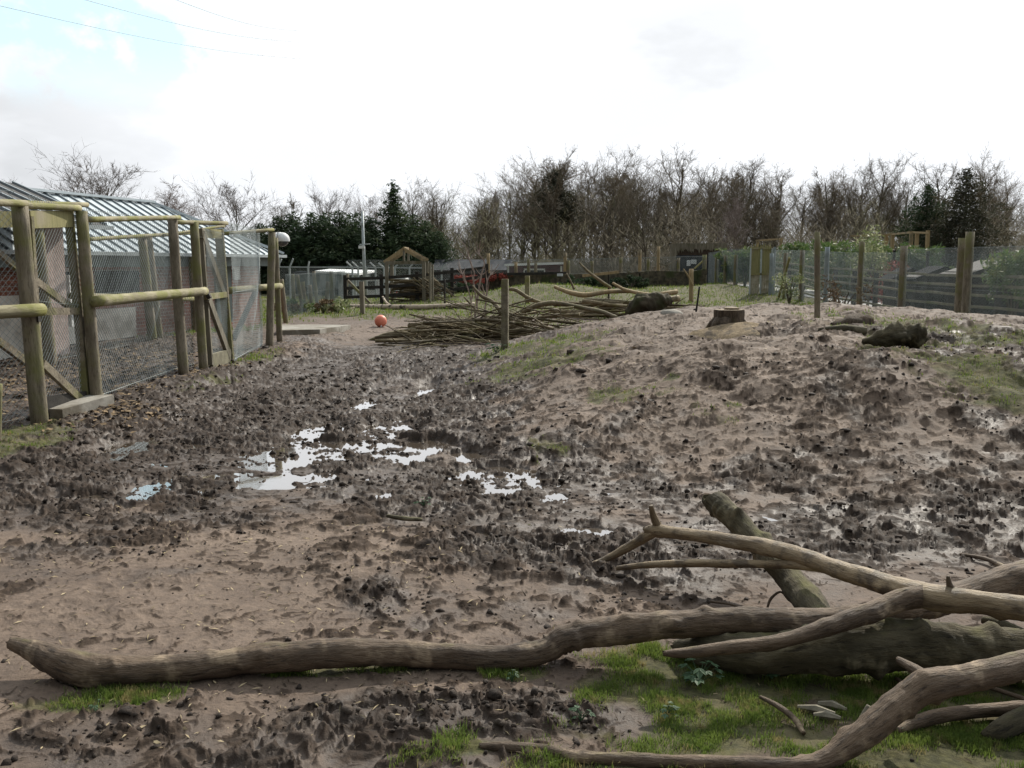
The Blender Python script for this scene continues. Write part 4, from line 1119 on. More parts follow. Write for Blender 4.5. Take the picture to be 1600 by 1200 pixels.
# boarded gate
gx0 = at(1169, 465, 38.6); gx1 = at(1206, 468, 38.2); gztop = at(1172, 388, 38.6).z
bg = empty('boarded_gate', ((gx0.x + gx1.x) / 2, 38.4, gx0.z), 'green-boarded gate in a blue-grey steel frame in the right fence', 'gate')
gb0 = Vector((gx0.x, 38.4, gx0.z)); gb1 = Vector((gx1.x, 38.4, gx0.z))
gh = gztop - gx0.z
mb = MB()
mb.bar(gb0, gb0 + Vector((0, 0, gh)), .045, .06, up=Vector((0, 1, 0))); mb.bar(gb1, gb1 + Vector((0, 0, gh)), .045, .06, up=Vector((0, 1, 0)))
mb.obj('frame', M['galv'], bg)
MB().bar(gb1 + Vector((.10, 0, -.05)), gb1 + Vector((.10, 0, gh + .05)), .09, .09, up=Vector((0, 1, 0))).obj('hanging_post', M['steelblue'], bg)
MB().bar((gb0 + gb1) / 2, (gb0 + gb1) / 2 + Vector((0, 0, gh)), .05, .06, up=Vector((0, 1, 0))).obj('centre_bar', M['galv'], bg)
for zf in (.0, .48, 1.0):
    MB().bar(gb0 + Vector((.035, 0, gh * zf)), gb1 + Vector((-.035, 0, gh * zf)), .06, .08).obj('cross_rail', M['algaewood'], bg)
for s_ in (0, 1):
    xa = gb0.x + .04 + s_ * (gb1.x - gb0.x) / 2; xb = xa + (gb1.x - gb0.x) / 2 - .08
    for z0, z1, mt in ((.03, .47, 'newwood'), (.50, .98, 'algaewood')):
        m_ = MB(); nn = 4
        for k in range(nn):
            x0_ = xa + (xb - xa) * k / nn; x1_ = xa + (xb - xa) * (k + 1) / nn - .008
            m_.box(((x0_ + x1_) / 2, 38.43, gx0.z + gh * (z0 + z1) / 2), (x1_ - x0_, .025, gh * (z1 - z0)))
        m_.obj('board_panel', M['panel'] if mt == 'newwood' else M['algaewood'], bg)
m_ = MB()
for k in range(9):
    x0_ = gb0.x + (gb1.x - gb0.x) * (k + .5) / 9
    m_.prism([(-.04, 0), (.04, 0), (0, .16 + .05 * random.random())], (x0_, 38.5, gztop + .0), (1, 0, 0), .03)
m_.obj('pointed_top', M['algaewood'], bg)

# post and rail fence beyond the mesh
prf = empty('post_and_rail_fence', (11.35, 25, gz(11.35, 25)), 'green-brown wooden post and rail fence behind the right chain link', 'fence')
y = 13.0
while y < 41:
    b = Vector((11.35, y, gz(11.35, y))); MB().bar(b - Vector((0, 0, .1)), b + Vector((0, 0, 1.30)), .13, .10, up=Vector((0, 1, 0))).obj('post', M['darkwood'], prf)
    y += 1.9
for k, zz in enumerate((.28, .55, .82, 1.06, 1.30)):
    m_ = MB(); y = 13.0
    while y < 41:
        m_.bar((11.28, y, gz(11.35, y) + zz), (11.28, y + 1.88, gz(11.35, y + 1.9) + zz + random.uniform(-.02, .02)), .035, .065); y += 1.9
    m_.obj('rail', M['railfence'], prf)
# second fence beyond path (dark mesh fence)
ff = empty('path_fence', (14.6, 26, gz(14.6, 26)), 'dark green mesh fence beyond the path on the right', 'fence')
for y in range(16, 44, 3):
    MB().bar((14.6, y, gz(14.6, y) - .1), (14.6, y, gz(14.6, y) + 1.9), .08, .08, up=Vector((0, 1, 0))).obj('post', M['darkwood'], ff)
chainlink((14.6, 15), (14.6, 30), gz(14.6, 15), gz(14.6, 30), 1.85, .10, .0018).obj('chain_link_mesh', M['wiregreen'], ff)
chainlink((14.6, 30), (14.6, 44), gz(14.6, 30), gz(14.6, 44), 1.85, .11, .0022).obj('chain_link_mesh', M['wiregreen'], ff)

# ------------------------------------------------------------------ small hutches beyond the right fence
def hutch(px, py_top, w, d, label, wd=.9, h=1.0, roofm='slate'):
    x = at(px, py_top, d).x; zt = at(px, py_top, d).z; z0 = gz(x, d)
    r = empty('hutch', (x, d, z0), label, 'hutch', 'small hutches beyond the right fence')
    m_ = MB(); m_.prism([(-w / 2, 0), (w / 2, 0), (w / 2, zt - z0 - .3), (0, zt - z0 - .04), (-w / 2, zt - z0 - .3)], (x, d, z0), (1, 0, 0), wd); m_.obj('body', M['darkwood'], r)
    m_ = MB()
    for s_ in (-1, 1):
        a_ = Vector((x + s_ * (w / 2 + .12), d - .1, zt - .36)); c_ = Vector((x, d - .1, zt))
        e1 = Vector((0, wd + .2, 0))
        m_.add([a_, c_, c_ + e1, a_ + e1, a_ - Vector((0, 0, .04)), c_ - Vector((0, 0, .04)), c_ + e1 - Vector((0, 0, .04)), a_ + e1 - Vector((0, 0, .04))], [(0, 1, 2, 3), (7, 6, 5, 4), (0, 4, 5, 1), (1, 5, 6, 2), (2, 6, 7, 3), (3, 7, 4, 0)])
    m_.obj('roof', M['felt' if roofm == 'slate' else 'darkwood'], r)
    MB().box((x, d - .02, z0 + .45), (w * .45, .03, .5)).obj('opening', M['dark'], r)
hutch(1475, 416, 1.5, 27, 'pale-roofed hutch left of the double posts behind the right rails', roofm='slate')
hutch(1425, 418, 1.1, 31, 'smaller pale-roofed hutch in the middle behind the right rails', roofm='slate')
hutch(1365, 418, 1.0, 36, 'farthest pale-roofed hutch seen through the right mesh', roofm='slate')
hutch(1575, 406, 1.9, 24.5, 'timber-roofed hutch at the right edge behind the rails', wd=1.4, roofm='greywood')

# play frames
def frame(pts, label, posts):
    c0 = at(*pts[0]); r = empty('climbing_frame', (c0.x, c0.y, gz(c0.x, c0.y)), label, 'climbing frame')
    for a_, b_ in zip(pts[:-1], pts[1:]):
        MB().bar(at(*a_), at(*b_), .10, .08).obj('beam', M['newwood'], r)
    for (px, py, d) in posts:
        t = at(px, py, d); MB().bar((t.x, t.y, gz(t.x, t.y) - .1), t, .13, .13, up=Vector((0, 1, 0))).obj('post', M['newwood'], r)
frame([(1182, 376, 52), (1222, 373, 50)], 'single pale beam of a timber frame above the boarded gate', [(1184, 376, 52), (1220, 373, 50)])
frame([(1330, 369, 46), (1395, 366, 44), (1424, 363, 40), (1450, 364, 41)], 'tall timber climbing frame rising over the laurel hedge on the right', [(1385, 366, 44.4), (1395, 366, 44), (1424, 363, 40), (1433, 363, 40.5), (1450, 360, 41)])

# ------------------------------------------------------------------ rear structures
# shelter
S0 = g(605, 474); dS = S0.y
sh = empty('log_shelter', (at(637, 474, dS).x, dS, gz(at(637, 474, dS).x, dS)), 'open timber shelter with a pale pitched gable frame over stacked logs', 'shelter')
def shp(px, py, dd=0): return at(px, py, dS + dd)
sd_ = 1.6
for px in (604, 662):
    for dd in (0, sd_):
        t = shp(px, 410, 0) + Vector((0, dd, 0)); MB().bar((t.x, t.y, gz(t.x, t.y) - .1), t, .13, .13, up=Vector((0, 1, 0))).obj('post', M['greywood'], sh)
for dd in (0, sd_):
    o_ = Vector((0, dd, 0))
    apex, l_, r_ = shp(631, 389) + o_, shp(600, 410) + o_, shp(663, 407) + o_
    MB().bar(l_, apex, .06, .13).obj('rafter', M['newwood'], sh); MB().bar(apex, r_, .06, .13).obj('rafter', M['newwood'], sh)
    MB().bar(shp(602, 411) + o_, shp(664, 410) + o_, .08, .13).obj('tie_beam', M['greywood'], sh)
    MB().bar(shp(631, 410) + o_, shp(631, 392) + o_, .08, .10, up=Vector((0, 1, 0))).obj('king_post', M['greywood'], sh)
MB().bar(shp(631, 388), shp(631, 388) + Vector((0, sd_, 0)), .05, .12).obj('ridge_beam', M['newwood'], sh)
random.seed(21)
x0_, x1_ = shp(608, 470).x, shp(668, 470).x
for i in range(80):
    zz = gz(x0_, dS) + random.uniform(.03, .92); cx = random.uniform(x0_ + .5, x1_ - .25 + (.35 if zz < .6 else 0)); cy = dS + random.uniform(.25, 1.3)
    stick_obj((cx, cy, zz), random.gauss(0, .13), random.uniform(.9, 1.6), random.choice([.02, .03, .04]), random.gauss(0, .06), .03, 'stacked_branch', 'cut branch stacked inside the timber shelter', 'branch', 'branches stacked in the shelter')
for i in range(26):
    cx = x1_ + random.uniform(-.1, .65); cy = dS + random.uniform(-.3, .8)
    stick_obj((cx, cy, gz(cx, cy) + random.uniform(.25, .6)), random.uniform(-.6, .6), random.uniform(.8, 1.5), random.choice([.02, .03]), random.uniform(-1.1, -.3), .04, 'leaning_branch', 'cut branch leaning against the right side of the shelter stack', 'branch', 'branches leaning beside the shelter')

# dark post-and-rail fence behind
def rail_fence(x0, y0, x1, y1, n, h, rails, label, mat='darkwood'):
    r = empty('rail_fence', ((x0 + x1) / 2, (y0 + y1) / 2, gz((x0 + x1) / 2, (y0 + y1) / 2)), label, 'fence')
    for i in range(n + 1):
        f = i / n; x, y = x0 + (x1 - x0) * f, y0 + (y1 - y0) * f
        MB().bar((x, y, gz(x, y) - .1), (x, y, gz(x, y) + h), .14, .12, up=Vector((0, 1, 0))).obj('post', M[mat], r)
    for z in rails:
        m_ = MB()
        for i in range(n):
            f0, f1 = i / n, (i + 1) / n
            a_ = Vector((x0 + (x1 - x0) * f0, y0 + (y1 - y0) * f0 - .09, 0)); b_ = Vector((x0 + (x1 - x0) * f1, y0 + (y1 - y0) * f1 - .09, 0))
            a_.z = gz(a_.x, a_.y) + z; b_.z = gz(b_.x, b_.y) + z
            m_.bar(a_, b_, .04, .12)
        m_.obj('rail', M[mat], r)
xl, xr = at(540, 470, 37.5).x, at(760, 465, 38.5).x
rail_fence(xl, 37.5, xr, 38.8, 4, 1.15, (.3, .65, 1.0), 'dark wooden rail fence behind the shelter on the left')
xl, xr = at(960, 440, 45).x, at(1100, 440, 49).x
rail_fence(xl, 47.5, xr, 49.6, 5, .8, (.3, .65), 'dark rail fence at the rear right corner of the paddock', 'railfence')
# dark rear rail / low stone wall
wl = empty('stone_wall', (at(910, 440, 47).x, 47, gz(3.5, 47)), 'low rough stone wall running along the back of the paddock', 'wall')
m_ = MB()
for i in range(60):
    x = at(720, 440, 47).x + i * .20
    for j in range(3):
        m_.box((x + random.uniform(-.04, .04), 47 + random.uniform(-.04, .04), gz(x, 47) + .12 + j * .24), (.24, .3, .26), rz=random.uniform(-.2, .2), ry=random.uniform(-.08, .08))
m_.obj('stonework', M['stonewall'], wl)
MB().bar((at(720, 440, 46.7).x, 46.7, gz(-2.5, 46.7) + .82), (at(885, 440, 46.7).x, 46.7, gz(2.6, 46.7) + .80), .06, .12).obj('top_rail', M['darkwood'], wl)

# rear mesh fence with cranked tops (left rear)
cf = empty('cranked_fence', (at(560, 470, 42).x, 42, gz(-6, 42)), 'tall green-grey mesh fence with cranked steel posts behind the shelter', 'fence')
CY = 43.0
def crank(px, lean, pt=396, d=CY):
    x = at(px, 440, d).x; b = Vector((x, d, gz(x, d) - .1)); k = at(px, 418, d); k.x = x
    e = at(px + lean, pt, d)
    m_ = MB(); m_.bar(b, k, .07, .07, up=Vector((0, 1, 0))); m_.bar(k, e, .06, .06); m_.obj('post', M['galv'], cf)
    return k, e
ks = [crank(px, ln, pt) for px, ln, pt in ((434, 6, 405), (453, 5, 404), (482, 1, 408), (551, -10, 409), (560, -10, 409), (573, -10, 410), (587, -9, 410), (600, -9, 411), (617, 8, 409), (640, 8, 409), (662, 8, 410), (690, 8, 412))]
MB().bar(at(430, 417, CY), at(700, 419, CY), .05, .05).obj('top_rail', M['galv'], cf)
xa, xb = at(432, 440, CY).x, at(700, 440, CY).x
chainlink((xa, CY), (xb, CY), gz(xa, CY), gz(xb, CY), at(500, 418, CY).z - gz(xa, CY), .11, .0036).obj('chain_link_mesh', M['wiregreen'], cf)
m2 = chainlink((at(545, 418, CY).x, CY - .5), (at(605, 418, CY).x, CY - .5), at(545, 418, CY).z, at(605, 418, CY).z, .34, .10, .0030); m2.obj('overhang_mesh', M['wiregreen'], cf)

# weathered stakes fence at rear-left (leaning posts before the cranked fence)
sf = empty('stake_fence', (at(480, 480, 30).x, 30, gz(-6.5, 30)), 'leaning weathered stakes with wire mesh at the rear left', 'fence')
for (px, pyb, pyt, ln) in ((447, 505, 436, -8), (460, 478, 428, -3), (474, 487, 430, -10), (477, 480, 440, -4), (496, 478, 424, -6), (519, 474, 424, -2), (540, 470, 428, 3), (510, 476, 440, 2), (487, 480, 445, -3)):
    b = g(px, pyb); t = at(px + ln, pyt, b.y); round_post(b, t, .07, seed=px, sides=8).obj('stake', M['post'], sf, smooth=True)
pa_, pb_ = g(447, 498), g(540, 472)
chainlink(pa_, pb_, pa_.z, pb_.z, 1.3, .08, .0026).obj('chain_link_mesh', M['wiregreen'], sf)
MB().bar(g(555, 455) if False else at(543, 438, 33), at(578, 474, 33), .08, .08).obj('brace', M['post'], sf)

# carport and grey block behind
cp = empty('carport', (at(535, 430, 47).x, 47, gz(-8, 47)), 'flat white-roofed carport behind the cranked mesh fence', 'carport')
m_ = MB()
a0, a1, a2, a3 = at(492, 423, 45), at(560, 427, 45), at(588, 422, 52), at(515, 420, 52)
m_.add([a0, a1, a2, a3] + [v - Vector((0, 0, .10)) for v in (a0, a1, a2, a3)], [(0, 1, 2, 3), (7, 6, 5, 4), (0, 4, 5, 1), (1, 5, 6, 2), (2, 6, 7, 3), (3, 7, 4, 0)])
m_.obj('roof', M['white'], cp)
for px, d in ((520, 46), (555, 46), (575, 51)):
    t = at(px, 426, d); MB().bar((t.x, d, gz(t.x, d) - .1), (t.x, d, t.z), .12, .12, up=Vector((0, 1, 0))).obj('post', M['galv'], cp)
bk = empty('outbuilding', (at(505, 440, 54).x, 54, gz(-10, 54)), 'low dark outbuilding under and behind the white carport', 'building')
x0_, x1_ = at(462, 440, 54).x, at(572, 440, 54).x; zt = at(500, 424, 54).z
MB().box(((x0_ + x1_) / 2, 55, (zt + .3) / 2), (x1_ - x0_, 2, zt - .3)).obj('wall', M['fascia'], bk)
for k in range(3): MB().box((x0_ + 1 + k * 1.2, 53.98, 1.2), (.7, .05, .6)).obj('window', M['dark'], bk)
MB().box(((x0_ + x1_) / 2, 55, zt - .1), (x1_ - x0_ + .3, 2.3, .12)).obj('roof', M['slate'], bk)

# van
vx = at(588, 440, 50).x; vz = gz(vx, 50)
van = empty('parked_van', (vx, 50, vz), 'white van parked behind the mesh fence left of the shelter', 'van')
m_ = MB(); m_.prism([(-.95, .45), (-.85, .95), (-.45, 1.5), (-.3, 1.62), (1.5, 1.62), (1.62, .9), (1.65, .4), (-.95, .35)], (vx, 50, vz), (1, 0, 0), 1.7); m_.obj('body', M['white'], van)
MB().prism([(-.74, .98), (-.42, 1.44), (.05, 1.46), (.05, .98)], (vx, 49.985, vz), (1, 0, 0), .02).obj('side_window', M['glass'], van)
MB().box((vx + .9, 49.98, vz + .85), (.4, .03, .1)).obj('side_stripe', M['redlamp'], van)
for s_ in (-.5, 1.1):
    w_ = MB(); w_.tube([(vx + s_, 49.9, vz + .32), (vx + s_, 50.1, vz + .32)], .32, 18); wo = w_.obj('wheel', M['rubber'], van)
    w_ = MB(); w_.tube([(vx + s_, 49.88, vz + .32), (vx + s_, 49.92, vz + .32)], .17, 14); w_.obj('rim', M['galv'], wo)

# lamp post
lb_ = at(571, 462, 40); lb_.z = gz(lb_.x, 40); lt = at(566, 330, 40)
lp = empty('lamp_post', lb_, 'slim galvanised lamp post rising before the dark conifers', 'lamp post')
m_ = MB(); m_.tube([lb_ - Vector((0, 0, .1)), lb_.lerp(lt, .5), lt], [.08, .065, .05], 10); m_.obj('pole', M['galv'], lp, smooth=True)
MB().bar(at(562, 382, 40), at(578, 381, 40), .08, .04).obj('cross_arm', M['galv'], lp)
MB().box(at(565, 386, 39.9), (.24, .15, .12)).obj('lamp_head', M['white'], lp)
MB().box(at(565, 350, 39.9), (.14, .1, .1)).obj('junction_box', M['galv'], lp)

# long grey shed and maroon shed
ls = empty('long_shed', (at(735, 430, 58).x, 58, gz(-2.5, 58)), 'long low shed with a grey felt roof behind the sapling', 'shed')
x0_, x1_ = at(676, 420, 58).x, at(800, 420, 58).x; z0_, z1_ = at(735, 422, 58).z, at(735, 408, 60).z
MB().box(((x0_ + x1_) / 2, 59.8, z0_ / 2 + .15), (x1_ - x0_ - .4, 3, z0_ - .2)).obj('wall', M['darkwood'], ls)
m_ = MB(); m_.quad((x0_, 58, z0_), (x1_, 58, z0_), (x1_, 60, z1_ + .1), (x0_, 60, z1_ + .1)); m_.quad((x0_, 60, z1_ + .1), (x1_, 60, z1_ + .1), (x1_, 62, z0_), (x0_, 62, z0_)); m_.obj('roof', M['slate'], ls)
ms = empty('maroon_shed', (at(838, 430, 54).x, 54, gz(1.3, 54)), 'maroon shed with white trim and a dark opening behind the grassy hump', 'shed')
x0_, x1_ = at(792, 420, 54).x, at(881, 420, 54).x; zt = at(838, 413, 54).z
MB().box(((x0_ + x1_) / 2, 55.2, zt / 2 + .1), (x1_ - x0_, 2.4, zt - .2)).obj('wall', M['maroon'], ms)
MB().bar((x0_ - .15, 54.9, zt - .04), (x1_ + .15, 54.9, zt + .07), 2.9, .12).obj('roof', M['white'], ms)
for px in (794, 877): MB().bar((at(px, 430, 53.9).x, 53.92, gz(0, 54) - .1), (at(px, 430, 53.9).x, 53.92, zt - .1), .1, .05, up=Vector((0, 1, 0))).obj('corner_trim', M['white'], ms)
xw0, xw1 = at(819, 420, 53.9).x, at(851, 420, 53.9).x
MB().box(((xw0 + xw1) / 2, 53.96, zt - .75), (xw1 - xw0, .06, .9)).obj('opening', M['dark'], ms)
m_ = MB(); m_.bar((xw0, 53.9, zt - .28), (xw1, 53.9, zt - .28), .06, .09); m_.bar((xw0, 53.9, zt - 1.25), (xw0, 53.9, zt - .325), .06, .09, up=Vector((0, 1, 0))); m_.bar((xw1, 53.9, zt - 1.25), (xw1, 53.9, zt - .325), .06, .09, up=Vector((0, 1, 0))); m_.obj('opening_frame', M['white'], ms)

# sign by the maroon shed
sg = empty('small_sign', (at(875, 436, 46.4).x, 46.4, gz(2.3, 46.4)), 'small white sign fixed in front of the maroon shed', 'sign')
MB().box(at(875, 429.5, 46.4), (.28, .02, .12)).obj('plate', M['paper'], sg)
MB().box(at(875, 429.5, 46.38), (.20, .01, .015)).obj('print', M['ink'], sg)
t = at(875, 432, 46.42); MB().bar((t.x, t.y, gz(t.x, t.y)), (t.x, t.y, t.z), .04, .04, up=Vector((0, 1, 0))).obj('stake', M['darkwood'], sg)

# rear mesh fence, centre to right corner
rm = empty('rear_fence', (5, 50.5, gz(5, 50.5)), 'blue-green mesh fence on posts along the back of the paddock', 'fence')
for (px, pyt, mt) in ((763, 396, 'newwood'), (806, 410, 'newwood'), (837, 411, 'post'), (826, 405, 'post'), (883, 395, 'newwood'), (888, 407, 'post'), (925, 408, 'post'), (970, 402, 'post'), (1000, 390, 'newwood'), (1013, 405, 'post'), (1029, 385, 'newwood'), (1060, 403, 'post')):
    t = at(px, pyt, 50.5); round_post((t.x, 50.5, gz(t.x, 50.5)), t, .085, seed=px, sides=8).obj('post', M[mt], rm, smooth=True)
xa, xb = at(700, 420, 50.7).x, at(1102, 420, 50.7).x
chainlink((xa, 50.7), (xb, 50.7), gz(xa, 50.7), gz(xb, 50.7), 1.55, .11, .0042).obj('chain_link_mesh', M['wiregreen'], rm)
MB().bar(at(1030, 412, 50.4), at(1042, 416, 50.4), .06, .06).obj('brace', M['greywood'], rm)
MB().bar(at(1040, 416, 50.4), at(1058, 406, 50.4), .06, .06).obj('brace', M['greywood'], rm)
MB().bar(at(1085, 420, 49.9), at(1098, 408, 49.9), .08, .08).obj('brace', M['algaewood'], rm)
# dark boarded screen with two notices
dk = empty('dark_screen', (at(1078, 430, 51.5).x, 51.5, gz(9.5, 51.5)), 'dark boarded screen carrying two white notices at the rear right', 'fence')
x0_, x1_ = at(1056, 430, 51.5).x, at(1132, 430, 51.5).x; z1_ = at(1080, 399, 51.5).z
m_ = MB(); nb = 22
for k in range(nb):
    xx = x0_ + (x1_ - x0_) * (k + .5) / nb; m_.box((xx, 51.5 + (k % 2) * .01, z1_ / 2 + .2), ((x1_ - x0_) / nb - .01, .03, z1_ - .4 + .03 * random.random()))
m_.obj('boards', M['slate'], dk)
for (px, py, w_, h_, lb) in ((1076, 411, .20, .30, 'upright white paper notice on the dark screen, left of the pair'), (1084, 409, .28, .22, 'wider white paper notice on the dark screen, right of the pair')):
    c = at(px, py, 51.44)
    n_ = empty('notice', c, lb, 'notice', 'white notices on the dark rear screen')
    MB().box(c, (w_, .012, h_)).obj('sheet', M['paper'], n_)
    m_ = MB()
    for k in range(4): m_.box(c + Vector((0, -.01, h_ * (.3 - .2 * k))), (w_ * .7, .006, .012))
    m_.obj('print', M['ink'], n_)
# dark shed with ragged eaves
tsd = empty('ragged_roof_shed', (at(1097, 395, 56).x, 56, gz(10, 56)), 'dark brown open shed with ragged pale boards along its top edge', 'shed')
x0_, x1_ = at(1057, 395, 56).x, at(1134, 395, 56).x; zt, zb = at(1090, 386, 56).z, at(1090, 399, 56).z
MB().box(((x0_ + x1_) / 2, 57, (zt + .2) / 2), (x1_ - x0_, 2, zt - .2)).obj('wall', M['thatch'], tsd)
m_ = MB()
for k in range(34):
    xx = x0_ + (x1_ - x0_) * (k + .5) / 34; hh = random.uniform(.10, .38)
    m_.prism([(-.07, .22), (.07, .22), (.05, -hh * .5), (0, -hh), (-.05, -hh * .4)], (xx, 55.95 + .01 * (k % 3), zt), (1, 0, 0), .02)
m_.obj('ragged_boards', M['greywood'], tsd)
MB().bar((at(1053, 400, 55.5).x, 55.5, .3), at(1053, 381, 55.5), .36, .36, up=Vector((0, 1, 0))).obj('pillar', M['greywood'], tsd)

# overhead cables
def cable(a_, b_, label):
    m_ = MB(); p0, p1 = at(*a_), at(*b_)
    pts = [p0.lerp(p1, i / 16) - Vector((0, 0, .35 * math.sin(math.pi * i / 16))) for i in range(17)]
    m_.tube(pts, .011, 5); tag(m_.obj('power_line', M['cable']), label, 'cable', 'overhead power lines at top left')
cable((-60, -5, 33), (470, 92, 64), 'lowest of the three thin cables across the upper left sky')
cable((80, -15, 33), (470, 66, 64), 'middle of the three thin cables across the upper left sky')
cable((240, -14, 36), (470, 48, 64), 'uppermost right cable of the three at top left')

# ------------------------------------------------------------------ trees
def bare_tree(seed, H=10.0, spread=.42, limbs=16, twr=.011, start=.22, up=.55, lean=0.0, droop=0.0):
    rd = random.Random(seed)
    tr = MB(); cr = MB()
    def seg(mb, p, d, L, r, sides, n, wob, trop):
        pts = [p.copy()]; q = p.copy(); dd = d.normalized(); rads = [r]
        for i in range(n):
            dd = (dd + Vector((rd.gauss(0, wob), rd.gauss(0, wob), rd.gauss(0, wob) + trop))).normalized()
            q = q + dd * (L / n); pts.append(q.copy()); rads.append(r * (1 - .8 * (i + 1) / n))
        mb.tube(pts, rads, sides, False)
        return pts, rads
    r0 = H * .016
    n = 10
    pts, rads = seg(tr, Vector((0, 0, -.2)), Vector((lean, 0, 1)), H * .9, r0, 7, n, .05, .06)
    def dirat(pts, i): return (pts[min(i + 1, len(pts) - 1)] - pts[max(i - 1, 0)]).normalized()
    for k in range(limbs):
        f = start + (.97 - start) * (k + rd.random()) / limbs
        x = f * n; i = min(int(x), n - 1); p = pts[i].lerp(pts[i + 1], x - i)
        an = rd.uniform(0, 6.28)
        ll = H * spread * (1.1 - .75 * f) * rd.uniform(.75, 1.2)
        d1 = Vector((math.cos(an), math.sin(an), up + .6 * f)).normalized()
        lp_, lr = seg(tr, p, d1, ll, max(rads[i] * .55, .02), 4, 6, .10, .07 - droop)
        for j in range(7):
            i2 = rd.randint(1, 5); p2 = lp_[i2].lerp(lp_[i2 + 1], rd.random())
            d2 = (dirat(lp_, i2) + Vector((rd.gauss(0, .65), rd.gauss(0, .65), rd.gauss(.1, .45)))).normalized()
            bl = ll * rd.uniform(.3, .55)
            bp_, br = seg(cr, p2, d2, bl, max(lr[i2] * .55, twr * 1.2), 3, 4, .13, .06 - droop)
            for m in range(6):
                i3 = rd.randint(0, 3); p3 = bp_[i3].lerp(bp_[i3 + 1], rd.random())
                d3 = (dirat(bp_, i3) + Vector((rd.gauss(0, .6), rd.gauss(0, .6), rd.gauss(.1 - droop * 4, .45)))).normalized()
                tl = bl * rd.uniform(.3, .6)
                tp, _ = seg(cr, p3, d3, tl, twr, 3, 3, .15, .05 - droop * 2)
                for z in range(3):
                    i4 = rd.randint(0, 2)
                    d4 = (dirat(tp, i4) + Vector((rd.gauss(0, .6), rd.gauss(0, .6), rd.gauss(.1 - droop * 4, .4)))).normalized()
                    seg(cr, tp[i4].lerp(tp[i4 + 1], .6), d4, tl * .6, twr * .7, 3, 2, .15, .04 - droop * 3)
    return tr, cr

TREE_MESH = {}
def tree_proto(key, mats, **kw):
    tr, cr = bare_tree(**kw)
    ms = []
    for mb, nm, mt in ((tr, 'trunk', mats[0]), (cr, 'crown', mats[1])):
        me = bpy.data.meshes.new(nm); me.from_pydata(mb.v, [], mb.f); me.materials.append(M[mt]); me.update(); ms.append(me)
    zs = sorted([v[2] for v in cr.v]); TREE_MESH[key] = (ms, zs[int(len(zs) * .998)])
for k in range(5): tree_proto('wood%d' % k, ('trunk', 'twig'), seed=100 + k, H=10, spread=.50 + .05 * (k % 3), limbs=19, start=.14 + .05 * k, up=.85 + .25 * (k % 2), twr=.0095)
for k in range(3): tree_proto('round%d' % k, ('trunk', 'twiggrey'), seed=200 + k, H=10, spread=.66, limbs=26, start=.14, up=.8, twr=.013)
tree_proto('birch', ('twiggrey', 'birchtwig'), seed=300, H=10, spread=.42, limbs=22, start=.3, up=.8, droop=.035, twr=.013)
for k in range(2): tree_proto('slim%d' % k, ('trunk', 'twig'), seed=400 + k, H=10, spread=.34, limbs=20, start=.1, up=1.0, twr=.015)

def place_tree(key, px, pytop, d, label, group=None, name='bare_tree', wide=1.0, rz=None):
    ms, H0 = TREE_MESH[key]
    t = at(px, pytop, d); z0 = gz(t.x, d) if d < 200 else 0
    s = (t.z - z0) / H0 / 1.02
    r = bpy.data.objects.new(name, None); COL.objects.link(r); r.location = (t.x, d, z0); r.scale = (s * wide, s * wide, s)
    r.rotation_euler = (0, 0, random.uniform(0, 6.28) if rz is None else rz); r.empty_display_size = .5
    tag(r, label, 'tree', group)
    for me in ms:
        o = bpy.data.objects.new(me.name.split('.')[0], me); COL.objects.link(o); o.parent = r
    return r
random.seed(77)
place_tree('round0', 148, 232, 62, 'broad bare tree directly behind the pale metal roof', wide=1.2)
place_tree('round1', 368, 272, 66, 'spreading bare tree right of the birch behind the roof end', wide=1.15)
place_tree('birch', 270, 276, 60, 'slender drooping birch standing behind the roof hip', name='birch_tree', wide=1.25)
place_tree('slim0', 457, 300, 80, 'small thin bare tree in the gap right of the spreading tree')
place_tree('round2', 510, 282, 82, 'rounded bare tree poking over the left conifers', wide=1.0)
place_tree('round1', 575, 292, 84, 'bare crown showing behind the lamp post top')
place_tree('round0', 6, 272, 75, 'bare treetop at the far left edge above the roof ridge')
lab = 'bare brown tree in the wood behind the rear fence'
grp = 'bare trees in the wood behind the paddock'
prof = [(640, 290), (690, 300), (740, 305), (790, 285), (830, 262), (880, 245), (940, 242), (985, 262), (1055, 245), (1110, 268), (1170, 258), (1215, 275), (1260, 300), (1300, 272), (1345, 270), (1375, 255), (1420, 285), (1470, 262), (1530, 245), (1580, 280), (1640, 300)]
def top_at(px):
    for (a_, ya), (b_, yb) in zip(prof[:-1], prof[1:]):
        if a_ <= px <= b_: return ya + (yb - ya) * (px - a_) / (b_ - a_)
    return 290
for (px, py) in prof[:-1]:
    place_tree(random.choice(['wood0', 'wood1', 'wood2', 'wood3', 'wood4']), px + random.uniform(-6, 6), py - 20, random.uniform(72, 84), lab, grp, wide=random.uniform(1.0, 1.35))
for i in range(92):
    px = random.uniform(625, 1680)
    if 1215 < px < 1262 and random.random() < .7: continue
    place_tree(random.choice(['wood0', 'wood1', 'wood2', 'wood3', 'wood4', 'slim0', 'slim1']), px, top_at(px) + random.uniform(-4, 45), random.uniform(68, 100), lab, grp, wide=random.uniform(.9, 1.35))
for i in range(14):
    px = random.uniform(-500, 620); place_tree(random.choice(['wood1', 'wood3', 'round2']), px, random.uniform(310, 335), random.uniform(95, 120), 'distant bare tree low behind the left roof and conifers', 'distant bare trees on the left')
place_tree('birch', 1150, 300, 66, 'pale-limbed birch standing in the wood above the ragged shed', name='birch_tree')
# a stout trunk near the rear fence
place_tree('wood2', 1012, 262, 58, 'thick-trunked bare tree close behind the rear fence posts', wide=.8)

